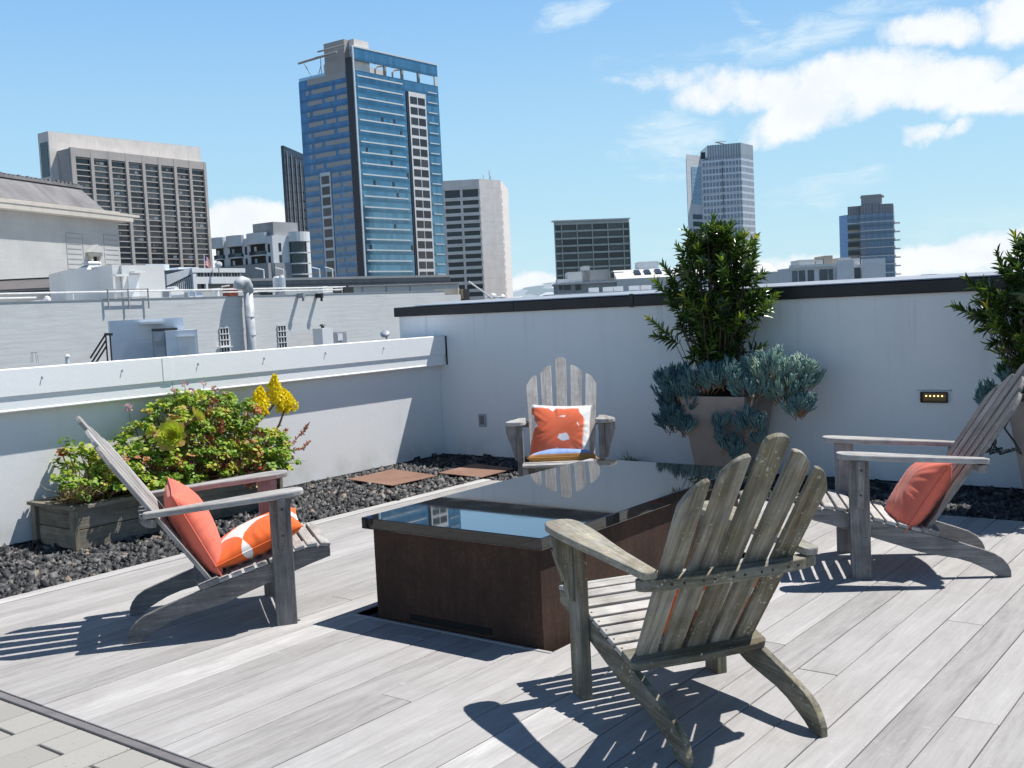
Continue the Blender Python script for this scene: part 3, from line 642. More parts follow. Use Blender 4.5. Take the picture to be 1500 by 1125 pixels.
def leafmesh(name, tmpl, pos, d, up, L, W, mat, rnd, parent=None, smooth=False):
    x, y, z = frames(d, up)
    th = W if tmpl is FING else L
    V, Fc, r, g = scatter(tmpl[0], tmpl[1], pos, x*L[:, None], y*W[:, None], z*th[:, None], rnd)
    return npmesh(name, V, Fc, mat, parent, r, g, smooth)
def stems(parent, segs, rad, mat, name='stem'):
    m = MB()
    for s in segs: m.tube(s, rad if not hasattr(rad, '__len__') else rad, 5)
    return m.build(name, mat, parent, smooth=True)
# geraniums: a lumpy mound made of leaf clumps on stems
OUT = [(3.84, .50), (3.92, .52), (3.99, .70), (4.10, .66), (4.22, .56), (4.35, .60), (4.5, .74), (4.64, .86), (4.83, .97), (5.0, .98), (5.18, .93), (5.35, .84), (5.52, .64), (5.66, .52)]
def topz(y):
    return float(np.interp(y, [a for a, _ in OUT], [b for _, b in OUT]))
def bush(name, label, y0, y1, nclump, seed, xoff=0):
    rs = np.random.RandomState(seed); root = thing(name, label, 'geranium', (-7.0, (y0+y1)/2, pz-.02), 0, 'geraniums in the planter box')
    P = []; D = []; R = []; U = []; st = []; cl = []
    for i in range(nclump):
        y = rs.uniform(y0, y1); zt = topz(y); f = rs.rand()**.55; z = .27+(zt-.30)*f
        halfw = .36*math.sqrt(max(.08, 1-((z-.33)/(max(zt, .5)-.25))**2)) if z > .33 else .36
        x = -6.93+rs.uniform(-1, 1.0)*halfw*1.05; x = max(x, WX+.05)
        if y1-y0 > .3 and rs.rand() < .17: x = -6.66+rs.rand()*.14; z = rs.uniform(.31, .31+.5*max(.05, zt-.45))
        c = np.array([x, y, z]); cl.append(c); nl = rs.randint(15, 26); tone = rs.beta(1.8, 2.4)*.84 + (.30 if rs.rand() < .20 else 0)
        b = np.array([-6.98+rs.uniform(-.15, .15), y+rs.uniform(-.1, .1), .27]); mid = (b+c)/2+rs.normal(scale=.03, size=3); st.append([b, mid, c])
        outd = unit(np.array([x+7.0, (y-(y0+y1)/2)*.3, z-.25])[None])[0]
        for k in range(nl):
            a = rs.normal(size=3); a[2] = abs(a[2])*.7; a = unit((a*.8+outd*.5)[None])[0]
            p = c+a*rs.uniform(.015, .062); P.append(p); nn = unit((a*.45+np.array([.25, .15, .75])+rs.normal(scale=.35, size=3))[None])[0]
            dd = rs.normal(size=3); dd = dd-nn*dd.dot(nn); D.append(dd); U.append(np.cross(dd, nn)*0+nn); R.append(np.clip(tone+rs.normal(scale=.10), 0, 1))
    P = np.array(P); D = np.array(D); U = np.array(U); n = len(P); L = rs.uniform(.018, .036, n)
    x = unit(D); z = unit(U); yv = np.cross(z, x)
    V, Fc, r, g = scatter(LEAF_R[0], LEAF_R[1], P, x*L[:, None], yv*(L*rs.uniform(.85, 1.1, n))[:, None], z*L[:, None], np.array(R))
    V = V-np.array(root.location); npmesh('foliage', V, Fc, M_GERAN, root, r, g)
    stt = [[Vector(p)-root.location for p in s] for s in st[::2]]
    stems(root, stt, .0035, M_STEM); return root, cl
def umbel(root, p, rad, seed):
    rs = np.random.RandomState(seed); n = 16; d = unit(rs.normal(size=(n, 3))+np.array([.3, .1, .5])); base = np.array(p)
    pos = np.repeat(base[None], n, 0)+d*rad*.45-np.array(root.location)
    leafmesh('flower', LEAF_R, pos, d, rs.normal(size=(n, 3)), np.full(n, rad*.62), np.full(n, rad*.6), M_PINK, rs.rand(n), root)
    st = MB(); st.tube([Vector(p)-root.location, Vector(p)-root.location+Vector((-.01, .01, -.11))], .002, 5); st.build('flower_stalk', M_STEM, root)
gA, _ = bush('geranium', 'small green geranium clump behind the dry straps at the planter box near end', 4.0, 4.26, 100, 21)
bush('geranium', 'tiny geranium sprig at the nearest end of the planter box', 3.83, 3.88, 9, 24)
gB, _ = bush('geranium', 'bushy green geranium at the middle of the planter box beside the yellow green rosette', 4.24, 4.82, 230, 22)
gC, _ = bush('geranium', 'tallest geranium mound with pink flowers and reddish leaves at the planter box far end', 4.80, 5.62, 350, 23)
umbel(gB, (-6.95, 4.41, .90), .034, 1)
for i, (y, z, r) in enumerate(((4.80, .985, .030), (4.90, 1.03, .028), (4.95, .965, .034), (5.17, .965, .034), (5.27, .915, .03), (5.07, 1.02, .026), (5.36, .80, .026))): umbel(gC, (-6.95, y, z), r, 30+i)
def redtips(root, spots, seed):
    rs = np.random.RandomState(seed); P = []; D = []
    for (x, y, z) in spots:
        for k in range(26): a = unit((rs.normal(size=3)+np.array([.5, .1, .6]))[None])[0]; P.append(np.array([x+.07, y, z])+a*.022+rs.normal(scale=.02, size=3)); D.append(a)
    n = len(P); leafmesh('red_leaves', LEAF_R, np.array(P)-np.array(root.location), np.array(D), rs.normal(size=(n, 3)), rs.uniform(.018, .032, n), rs.uniform(.016, .028, n), M_REDSUC, rs.rand(n), root)
redtips(gC, [(-6.72, 4.86, .62), (-6.70, 4.95, .70), (-6.74, 4.90, .53), (-6.80, 4.98, .87), (-6.72, 5.08, .56), (-6.65, 4.85, .44), (-6.62, 5.2, .40), (-6.63, 5.25, .33), (-6.66, 4.95, .36), (-6.68, 5.3, .60), (-6.6, 5.1, .27), (-6.6, 5.32, .24)], 41)
redtips(gB, [(-6.80, 4.05, .64), (-6.7, 4.62, .40), (-6.68, 4.55, .5), (-6.72, 4.45, .45)], 42)
# yellow green rosettes (aeonium)
def rosette(name, label, c, face, R_, seed, nl=64):
    rs = np.random.RandomState(seed); root = thing(name, label, 'succulent', c); f = Vector(face).normalized(); a = f.orthogonal().normalized(); b = f.cross(a)
    P = []; D = []; U = []; L = []; W = []; Rn = []
    for i in range(nl):
        q = (i+.5)/nl; th = i*2.39996; open_ = .12+q*1.25; dr = (a*math.cos(th)+b*math.sin(th)); d = dr*math.sin(open_)+f*math.cos(open_)
        P.append(dr*R_*.12*q+f*(R_*.15*(1-q))); D.append(d); U.append(f); L.append(R_*(.42+.55*q)); W.append(R_*(.30+.16*q)); Rn.append(min(1, q**2.2+rs.uniform(-.08, .08)))
    sp = ([[0, .12, 0], [0, -.12, 0], [.5, .30, .02], [.5, -.30, .02], [.82, .5, .07], [.82, -.5, .07], [1, 0, .12]], [(0, 1, 3), (0, 3, 2), (2, 3, 5), (2, 5, 4), (4, 5, 6)])
    leafmesh('rosette', sp, np.array(P), np.array(D), np.cross(np.array(D), np.cross(np.array(U), np.array(D)))*1.0, np.array(L), np.array(W), M_AEON, np.array(Rn), root)
    m = MB(); m.tube([O3, -f*.10, Vector((-.16, 0, -.18-.2*0))], .012, 6); m.build('stem', M_STEM, root, smooth=True); return root
rosette('aeonium', 'large yellow green succulent rosette with orange outer leaves among the geraniums', (-6.60, 4.52, .69), (.60, -.66, .35), .125, 51)
rosette('aeonium', 'small upright green succulent rosette spike next to the big rosette', (-6.62, 4.74, .80), (.2, .85, .45), .085, 52, 40)
rosette('aeonium', 'orange tinted succulent rosette peeking out behind the big rosette', (-6.68, 4.42, .73), (-.2, -.8, .3), .07, 53, 36)
# yellow flower cones
def flowercone(label, base, tip, R_, stem, seed):
    rs = np.random.RandomState(seed); root = thing('aeonium_flower', label, 'flower', stem[0], 0, 'yellow flower spikes'); o = np.array(root.location)
    base = np.array(base, float); tip = np.array(tip, float); ax = tip-base; L = np.linalg.norm(ax); f = ax/L; a = unit(np.cross(f, [0, 0, 1.])[None])[0]; b = np.cross(f, a)
    cs = []
    n = 64
    for i in range(n):
        t = (i+.5)/n; th = i*2.39996; r = R_*(1.05-t**1.9)*(.80+.34*rs.rand()); cs.append(base+ax*t+(a*math.cos(th)+b*math.sin(th))*r)
    P = []; D = []
    for c in cs:
        for k in range(11): d = unit(rs.normal(size=(1, 3))+f*.5)[0]; P.append(c+d*.003); D.append(d)
    n = len(P); leafmesh('blossoms', LEAF_R, np.array(P)-o, np.array(D), rs.normal(size=(n, 3)), rs.uniform(.016, .022, n), rs.uniform(.014, .019, n), M_YELLOW, rs.rand(n), root)
    m = MB(); kk = [(0, .45), (.15, .80), (.4, .72), (.7, .45), (.92, .14), (1, .02)]; m.tube([Vector(base+ax*q)-root.location for q, _ in kk], [R_*w_*.82 for _, w_ in kk], 14); m.build('blossom_core', M_YELLOW, root, smooth=True)
    m = MB(); pts = [Vector(p)-root.location for p in stem]; m.tube(pts, [.011, .010, .009, .008][:len(pts)], 7)
    m.tube([Vector(base)-root.location, Vector(base+ax*.95)-root.location], [.008, .003], 6)
    for c in cs[::2]:
        t = np.dot(c-base, f); m.tube([Vector(base+f*max(0, t-.03))-root.location, Vector(c)-root.location], .002, 4)
    for i in range(len(pts)-1):
        for k in range(10):
            p = pts[i].lerp(pts[i+1], k/10); m.tube([p, p+Vector(rs.normal(size=3)*.014)], [.004, .001], 4)
    m.build('stem', M_STEM, root, smooth=True)
flowercone('tallest yellow flower cone on a curved stem above the planter', (-6.90, 5.72, .79), (-6.90, 5.735, 1.03), .070, [(-6.85, 5.30, .56), (-6.88, 5.50, .66), (-6.9, 5.64, .74), (-6.9, 5.72, .80)], 61)
flowercone('left yellow flower cone leaning over the geranium mound', (-6.90, 5.53, .735), (-6.90, 5.585, .945), .084, [(-6.85, 5.28, .54), (-6.87, 5.40, .76), (-6.89, 5.48, .67), (-6.90, 5.53, .74)], 62)
flowercone('right yellow flower cone on its own straight stem', (-6.90, 5.845, .72), (-6.90, 5.825, .90), .080, [(-6.85, 5.55, .45), (-6.88, 5.65, .53), (-6.9, 5.75, .62), (-6.90, 5.82, .745)], 63)
# red sedum sprigs to the right
def sprig(label, paths, seed, dens=150):
    rs = np.random.RandomState(seed); root = thing('sedum', label, 'succulent', paths[0][0]); P = []; D = []; Rn = []; m = MB()
    for pa in paths:
        pv = [np.array(p, float) for p in pa]; m.tube([Vector(p)-root.location for p in pv], .005, 5)
        for i in range(dens):
            t = rs.rand()**.55*(len(pv)-1); k = min(int(t), len(pv)-2); p = pv[k]+(pv[k+1]-pv[k])*(t-k); dr = unit((pv[k+1]-pv[k])[None])[0]
            d = unit((dr*.7+rs.normal(scale=.6, size=3))[None])[0]; P.append(p); D.append(d); Rn.append(rs.beta(2, 2))
    m.build('stem', M_STEM, root, smooth=True); n = len(P)
    leafmesh('leaves', FING, np.array(P)-np.array(root.location), np.array(D), rs.normal(size=(n, 3)), rs.uniform(.020, .036, n), rs.uniform(.006, .011, n), M_REDSUC, np.array(Rn), root)
sprig('dark red sedum sprig branching out past the far end of the planter box', [[(-6.82, 5.45, .36), (-6.80, 5.65, .42), (-6.85, 5.85, .47), (-6.88, 5.98, .53), (-6.88, 6.05, .60)], [(-6.80, 5.65, .42), (-6.83, 5.78, .40), (-6.84, 5.93, .40), (-6.86, 6.03, .455)], [(-6.80, 5.65, .42), (-6.85, 5.72, .52), (-6.86, 5.78, .575)], [(-6.80, 5.6, .42), (-6.83, 5.74, .42), (-6.83, 5.80, .34)]], 71, 75)
# dried strap leaved plant
def straps(name, label, c, n, L0, L1, mat, seed, w=.013, spread=.75, cat='plant'):
    rs = np.random.RandomState(seed); root = thing(name, label, cat, c); V = []; Fc = []; Rn = []
    for i in range(n):
        th = rs.uniform(0, 6.283); tl = rs.uniform(.1, spread); L = rs.uniform(L0, L1); h = np.array([math.cos(th), math.sin(th), 0]); sd = np.array([-h[1], h[0], 0]); k = 6; b = len(V)
        for j in range(k):
            t = j/(k-1); a = tl+t*rs.uniform(.2, .7); p = h*L*t*math.sin(a)+np.array([0, 0, L*t*math.cos(a)]); wd = w*(1-t**1.6)*.5+.0006
            V += [p+sd*wd+h*.01, p-sd*wd+h*.01]; Rn += [rs.rand()]*2
        Fc += [(b+2*j, b+2*j+1, b+2*j+3, b+2*j+2) for j in range(k-1)]
    npmesh('blades', np.array(V), np.array(Fc), mat, root, np.array(Rn)); return root
straps('dried_plant', 'dry tan strap leaved plant at the near corner of the planter box', (-6.83, 3.88, pz-.01), 70, .14, .30, M_DRY, 81, .024)
straps('weed', 'tuft of green weeds at the foot of the shaded wall behind the far chair', (-5.02, WY-.06, -.02), 170, .10, .25, M_WEED, 82, .007, 1.1)

# ------------------------------------------------------------------ tall pots with shrubs and blue succulents
def pot(name, label, cx, cy, half, hb, hgt):
    root = thing(name, label, 'planter', (cx, cy, -.03)); m = MB(); h = hgt+.03
    rings = [(hb, 0), (hb+(half-hb)*.97, h*.965), (half, h*.97), (half, h), (half-.03, h), (half-.034, h-.06)]
    vs = []; fs = []
    for r, z in rings: vs += [(-r, -r, z), (r, -r, z), (r, r, z), (-r, r, z)]
    for k in range(len(rings)-1):
        for j in range(4): fs.append((k*4+j, k*4+(j+1) % 4, k*4+4+(j+1) % 4, k*4+4+j))
    fs.append((0, 3, 2, 1)); m.add(vs, fs); m.build('pot', M_POT, root, .006, 2)
    m = MB(); m.box((-half+.036, half-.036), (-half+.036, half-.036), (h-.10, h-.045)); m.build('soil', M_SOIL, root); return root
def shrub(name, label, c, prof, seed, arms=(), ntw=222, zb=.70):
    """prof: list of (z, x_left, x_right) relative to c; leaves sit in whorls along twigs"""
    rs = np.random.RandomState(seed); root = thing(name, label, 'shrub', c); zs = [p[0] for p in prof]
    P = []; D = []; U = []; R = []; segs = []; L = []
    tw = []
    for i in range(ntw):
        z = zs[0]+(zs[-1]-zs[0])*rs.rand()**.85; xl = np.interp(z, zs, [p[1] for p in prof]); xr = np.interp(z, zs, [p[2] for p in prof]); mid = (xl+xr)/2; hw = (xr-xl)/2
        th = rs.uniform(0, 6.283); r = rs.rand()**(.40 if i % 4 else 1.0)*.92; tip = np.array([mid+hw*r*math.cos(th), min(hw, .34)*r*math.sin(th), z])
        out = np.array([(tip[0]-mid)/max(hw, .05), tip[1]/max(hw, .05), .05+1.0*(z-zs[0])/(zs[-1]-zs[0])]); d = unit((out+rs.normal(scale=.32, size=3))[None])[0]; tw.append((tip, d, rs.uniform(.13, .24)))
    for a in arms: tw.append((np.array(a[0], float), unit(np.array(a[1], float)[None])[0], a[2]))
    for tip, d, ln in tw:
        b = tip-d*ln; tone = rs.beta(2, 2.4)*.80; n = int(ln*150)
        up = np.array([0, 0, 1.]); s1 = unit(np.cross(d, up)[None])[0]; s2 = np.cross(d, s1)
        for k in range(n):
            t = k/n; th = k*2.4+rs.normal(scale=.2); q = s1*math.cos(th)+s2*math.sin(th); op = 1.2-.75*t
            dd = d*math.cos(op)+q*math.sin(op); P.append(b+d*ln*t); D.append(dd); U.append(d); R.append(np.clip(tone+(.34*(t > .80))*(rs.rand() < .6)+rs.normal(scale=.08), 0, 1)); L.append(rs.uniform(.066, .120)*(1-.3*t))
        root0 = np.array([tip[0]*.12+rs.normal(scale=.02), tip[1]*.12, -.05]); midp = root0*.35+b*.65+np.array([0, 0, -.06]); segs.append([root0, (root0+midp)/2+np.array([0, 0, .03]), midp, b, tip])
    n = len(P); L = np.array(L)
    leafmesh('crown', LEAF_L, np.array(P), np.array(D), np.cross(np.array(D), np.cross(np.array(U), np.array(D)))+rs.normal(scale=.15, size=(n, 3)), L, L*rs.uniform(.22, .31, n), M_SHRUB, np.array(R), root)
    m = MB()
    for i, s in enumerate(segs): m.tube([Vector(p) for p in s], [.006, .005, .004, .003, .002], 5)
    for k in range(4): m.tube([Vector((rs.normal()*.03, rs.normal()*.03, -.1)), Vector((rs.normal()*.05, rs.normal()*.05, .2)), Vector((rs.normal()*.10, rs.normal()*.08, .55)), Vector((rs.normal()*.10, rs.normal()*.05, .9))], [.02, .017, .012, .006], 7)
    m.build('branches', M_BARK, root, smooth=True); return root
def tufts(name, label, c, spots, seed, nfl=(20, 30), Lr=(.06, .105)):
    rs = np.random.RandomState(seed); root = thing(name, label, 'succulent', c); P = []; D = []; R = []; L = []; m = MB()
    for (x, y, z, dx, dy, dz, tone) in spots:
        d0 = unit(np.array([dx, dy, dz], float)[None])[0]; ln = rs.uniform(.05, .09); n = rs.randint(*nfl)
        base = np.array([x, y, z])-d0*ln
        m.tube([Vector(base-d0*.05), Vector(base+d0*ln)], [.004, .005], 5)
        for k in range(n):
            t = k/n; th = k*2.4; s1 = unit(np.cross(d0, rs.normal(size=3))[None])[0]; op = .85-.68*t+rs.normal(scale=.10)
            dd = unit((d0*math.cos(op)+s1*math.sin(op)+np.array([0, 0, .45]))[None])[0]; P.append(base+d0*ln*t); D.append(dd); R.append(np.clip(tone+rs.normal(scale=.13), 0, 1)); L.append(rs.uniform(*Lr))
    n = len(P); L = np.array(L)
    leafmesh('leaves', FING, np.array(P), np.array(D), rs.normal(size=(n, 3)), L, np.full(n, .0095)*rs.uniform(.85, 1.2, n), M_BLUE, np.array(R), root, True)
    m.build('stem', M_STEM, root); return root
def clump(rs, cx, cy, cz, rx, ry, rz, n, tone, up=.9):
    o = []
    for i in range(n):
        a = unit(rs.normal(size=(1, 3)))[0]; 
        if a[2] < -.35: a[2] *= -1
        r = rs.uniform(.55, 1); o.append((cx+a[0]*rx*r, cy+a[1]*ry*r, cz+a[2]*rz*r, a[0]*.8, a[1]*.8, up+a[2]*.3, tone+rs.normal(scale=.08)))
    return o
pot('tall_pot', 'tapered square clay grey pot against the wall, full of blue succulents, behind the near chair', -3.90, 7.90, .285, .185, .715)
shrub('shrub', 'glossy dark green shrub growing from the pot between the far chair and the wall light', (-3.97, 7.90, .68),
      [(.06, -.04, .08), (.25, -.12, .17), (.45, -.25, .30), (.70, -.42, .47), (.92, -.52, .53), (1.12, -.50, .46), (1.28, -.38, .40), (1.42, -.16, .24)], 91,
      [((-.60, -.05, .66), (-.75, -.1, .62), .26), ((-.52, -.1, .52), (-.9, -.2, .30), .22), ((.0, 0, 1.47), (.05, 0, 1), .26), ((-.48, 0, 1.12), (-.55, 0, .85), .25), ((-.56, 0, .98), (-.7, 0, .75), .25), ((.40, 0, .42), (.9, -.2, .35), .16), ((.52, 0, .82), (.6, 0, .7), .22), ((.27, 0, 1.31), (.2, 0, 1), .25), ((.13, 0, 1.38), (.1, 0, 1), .22), ((.36, .0, 1.18), (.35, 0, .9), .25), ((-.26, 0, 1.25), (-.35, 0, .9), .22)])
rsx = np.random.RandomState(95)
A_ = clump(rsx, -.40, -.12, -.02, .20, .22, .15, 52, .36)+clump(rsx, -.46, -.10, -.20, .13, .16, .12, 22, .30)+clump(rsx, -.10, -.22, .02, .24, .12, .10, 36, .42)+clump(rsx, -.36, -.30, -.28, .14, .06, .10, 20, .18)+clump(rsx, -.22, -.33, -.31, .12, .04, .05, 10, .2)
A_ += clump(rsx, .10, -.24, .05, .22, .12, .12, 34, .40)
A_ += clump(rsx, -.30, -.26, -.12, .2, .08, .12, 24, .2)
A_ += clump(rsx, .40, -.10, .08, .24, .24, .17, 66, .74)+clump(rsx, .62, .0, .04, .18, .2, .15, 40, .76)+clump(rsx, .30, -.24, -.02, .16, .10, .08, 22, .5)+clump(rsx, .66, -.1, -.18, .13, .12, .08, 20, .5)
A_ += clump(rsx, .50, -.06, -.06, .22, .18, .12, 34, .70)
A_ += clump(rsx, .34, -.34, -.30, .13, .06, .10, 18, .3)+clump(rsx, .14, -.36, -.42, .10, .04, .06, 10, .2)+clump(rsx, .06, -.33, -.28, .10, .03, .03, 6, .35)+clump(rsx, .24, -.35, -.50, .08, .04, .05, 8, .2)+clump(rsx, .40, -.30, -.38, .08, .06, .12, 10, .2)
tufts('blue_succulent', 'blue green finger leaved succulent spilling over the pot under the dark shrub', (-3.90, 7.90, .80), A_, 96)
pot('tall_pot', 'tapered clay grey pot at the right edge behind the armchair back', -1.43, 7.86, .285, .185, .715)
shrub('shrub', 'glossy green shrub cut by the right edge of the photo', (-1.46, 7.60, .70),
      [(.10, -.20, .3), (.25, -.34, .4), (.45, -.44, .5), (.62, -.54, .55), (.78, -.52, .55), (.90, -.36, .5), (1.02, -.20, .42), (1.12, -.12, .35), (1.22, -.02, .30)], 92,
      [((-.58, 0, .66), (-.8, 0, .4), .22), ((-.50, 0, .84), (-.6, 0, .6), .22), ((-.19, 0, 1.10), (-.2, 0, 1), .24), ((-.30, 0, 1.0), (-.35, 0, .9), .2), ((-.08, 0, 1.22), (-.1, 0, 1), .2), ((-.40, -.1, .50), (-.9, -.2, -.1), .2), ((-.34, -.1, .40), (-.9, -.2, -.25), .2)], 250)
B_ = clump(rsx, -.28, -.22, .02, .14, .10, .12, 20, .25)+clump(rsx, -.40, -.24, -.08, .10, .10, .07, 12, .25)+clump(rsx, .05, -.25, .0, .2, .1, .12, 26, .3)+clump(rsx, -.02, -.34, -.16, .1, .05, .06, 8, .3)
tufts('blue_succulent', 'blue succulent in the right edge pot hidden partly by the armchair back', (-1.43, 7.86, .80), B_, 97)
def dangling():
    root = thing('hanging_succulent', 'dark leafless succulent stems dangling beside the right edge pot', 'succulent', (-1.78, 7.55, .62)); rs = np.random.RandomState(3); ms = plain('dark_stem', (.035, .045, .04), .7, 0, .4, 20)
    for k in range(9):
        m = MB()
        a = Vector((rs.uniform(-.02, .1), rs.uniform(-.05, .05), 0)); m.tube([a, a+Vector((-.04, -.02, -.08)), a+Vector((rs.uniform(-.12, .04), -.03, -.17)), a+Vector((rs.uniform(-.12, .1), -.03, -.25)), a+Vector((rs.uniform(-.05, .1), -.03, -.21))], [.006, .007, .008, .007, .004], 6)
        m.build('stem', ms, root, smooth=True)
dangling()
#==CITY==
# ================================================================== THE CITY BEYOND THE WALLS
def facade_glass(name, base, mull, pu, pz, metal=.75, rough=.10, lw=.05, lh=.05, var=.35):
    """reflective curtain wall: g = (along, height) in metres, mullion lines, pane to pane variation"""
    t = NT(name); g = t.attr('g'); u, z, _ = t.sep(g)[0:3]
    fu = t.math('FRACT', t.math('DIVIDE', u, pu)); fz = t.math('FRACT', t.math('DIVIDE', z, pz))
    ln = t.math('MAXIMUM', t.math('LESS_THAN', fu, lw), t.math('LESS_THAN', fz, lh))
    wn = t.node('ShaderNodeTexWhiteNoise', noise_dimensions='2D'); t.put(wn.inputs['Vector'], t.comb(t.math('FLOOR', t.math('DIVIDE', u, pu)), t.math('FLOOR', t.math('DIVIDE', z, pz))))
    k = wn.outputs['Value']; big = t.noise(t.comb(u, z, 0), .06, 3)
    kk = t.math('ADD', t.math('MULTIPLY', k, var), t.math('MULTIPLY', big, .5))
    c = t.mix(kk, tuple(x*.78 for x in base), tuple(min(1, x*1.18) for x in base)); c = t.mix(t.math('MULTIPLY', t.math('LESS_THAN', fz, .27), .45), c, tuple(x*.55 for x in base)); c = t.mix(t.math('MULTIPLY', ln, .75), c, mull)
    t.set(c, rough, metal, .5)
    bz = t.noise(t.comb(t.math('MULTIPLY', u, .35), t.math('MULTIPLY', z, .35), k), 1, 2); t.bump(bz, .06, .5)
    return t.m
def masonry(name, c, pz=3.5, pu=0, line=.72, rough=.85, lw=.03, var=.10, streak=.25):
    t = NT(name); g = t.attr('g'); u, z, _ = t.sep(g)[0:3]; n = t.noise(g, .35, 6, .65); s = t.noise(t.comb(t.math('MULTIPLY', u, 1.2), t.math('MULTIPLY', z, .10), 0), 1, 4)
    col = t.ramp(n, [(.3, tuple(x*(1-var) for x in c)), (.7, tuple(min(1, x*(1+var)) for x in c))])
    col = t.mix(t.math('MULTIPLY', t.band(s, .5, .75), streak), col, tuple(x*.72 for x in c))
    if pz:
        ln = t.math('LESS_THAN', t.math('FRACT', t.math('DIVIDE', z, pz)), lw)
        if pu: ln = t.math('MAXIMUM', ln, t.math('LESS_THAN', t.math('FRACT', t.math('DIVIDE', u, pu)), lw*pz/pu))
        col = t.mix(t.math('MULTIPLY', ln, 1-line), col, tuple(x*.35 for x in c))
    t.set(col, rough, 0, .2); return t.m
def dark_glass(name, c=(.02, .024, .03), hi=(.10, .12, .14), rough=.12):
    t = NT(name); oi = t.node('ShaderNodeObjectInfo').outputs['Random']; g = t.attr('g'); n = t.noise(g, .9, 2)
    f = t.math('ADD', t.math('MULTIPLY', oi, .55), t.math('MULTIPLY', n, .45)); t.set(t.ramp(f, [(.35, c), (.62, tuple((a+b)/2 for a, b in zip(c, hi))), (.8, hi)]), rough, 0, .6); return t.m
M_BEIGE = masonry('beige_concrete', (.72, .67, .63), 3.2, 5.0, .8)
M_TAUPE = masonry('taupe_concrete', (.42, .392, .372), 0)
M_PINKST = masonry('pale_pink_granite', (.72, .67, .64), 3.55, 5.2, .75)
M_STONE = masonry('grey_stone', (.42, .42, .415), .62, 1.4, .88, lw=.05)
M_STONE2 = masonry('pale_stone_cornice', (.50, .465, .42), 0, streak=.6)
M_SLATE = masonry('weathered_slate_roof', (.20, .195, .20), .30, .22, .7, streak=.8, var=.35)
def brick_mat():
    t = NT('painted_brick'); g = t.attr('g'); u, z, _ = t.sep(g)[0:3]; wob = t.math('MULTIPLY', t.math('SUBTRACT', t.noise(t.comb(t.math('MULTIPLY', u, .8), t.math('MULTIPLY', z, 1.5), 0), 1, 4), .5), .22)
    z2 = t.math('ADD', z, wob); ln = t.math('FRACT', t.math('DIVIDE', z2, .21)); cr = t.band(ln, .16, .0); n = t.noise(t.comb(t.math('MULTIPLY', u, .5), t.math('MULTIPLY', z, 6), 0), 1, 6, .7); p = t.noise(g, .45, 5, .65); sp = t.noise(g, 9, 5, .7)
    c = t.ramp(n, [(.3, (.59, .59, .58)), (.7, (.68, .685, .68))]); c = t.mix(t.math('MULTIPLY', cr, t.band(p, .35, .6)), c, (.52, .52, .515)); c = t.mix(t.math('MULTIPLY', t.band(p, .48, .75), .35), c, (.47, .465, .45)); c = t.mix(t.math('MULTIPLY', t.band(sp, .64, .75), .25), c, (.36, .355, .34))
    t.set(c, .85, 0, .2); t.bump(t.math('ADD', n, t.math('MULTIPLY', ln, .5)), .25, .04); return t.m
M_BRICKW = brick_mat()
M_RENDER = masonry('grey_render', (.58, .585, .58), 0, var=.06)
M_WHITEB = masonry('white_render', (.70, .71, .72), 0, var=.05)
M_WHITEB2 = masonry('white_metal_panel', (.66, .68, .70), 3.0, 1.6, .8)
M_GREYB = masonry('grey_concrete', (.32, .33, .34), 0)
M_GREENGR = masonry('green_grey_mullions', (.50, .51, .47), 0)
M_TANB = masonry('tan_concrete', (.44, .39, .32), 0, streak=.5)
M_BLUESHED = masonry('blue_grey_sheet', (.66, .72, .79), .9, 0, .85)
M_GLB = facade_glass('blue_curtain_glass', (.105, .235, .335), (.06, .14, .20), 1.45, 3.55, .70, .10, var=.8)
M_GLB2 = facade_glass('shade_tinted_curtain_glass', (.075, .165, .30), (.04, .08, .13), 1.45, 3.55, .55, .12, var=.8)
M_GLD = facade_glass('black_curtain_glass', (.10, .12, .15), (.02, .02, .025), 1.6, 3.4, .6, .12)
M_GLL = facade_glass('lavender_grid_glass', (.23, .25, .31), (.70, .71, .75), 1.55, 3.1, .25, .2, .22, .30, .6)
M_GLN = facade_glass('slate_blue_glass', (.14, .19, .28), (.07, .09, .13), 2.2, 3.4, .45, .15, .08, .05, .6)
M_WIN = dark_glass('dark_window', (.012, .013, .016), (.045, .05, .06), .2); M_WINB = dark_glass('blue_dark_window', (.018, .03, .045), (.10, .16, .20)); M_WING = dark_glass('balcony_window', (.03, .034, .04), (.22, .23, .23))
M_BAND = plain('pale_metal_band', (.60, .64, .66), .5, .1, .05); M_TANBAND = plain('tan_spandrel', (.42, .40, .38), .6, 0, .06); M_BRONZE = plain('bronze_panel', (.035, .035, .045), .3, .2)
M_BLUEP = plain('pale_blue_glass_panel', (.38, .56, .70), .15, .3); M_FRAMEW = plain('white_frame', (.68, .68, .68), .5); M_STEELB = plain('grey_steel_beam', (.36, .35, .34), .6)
M_FLASH2 = plain('dull_zinc', (.46, .48, .50), .6, .1, .25, 2.5)
ZG = -20.0
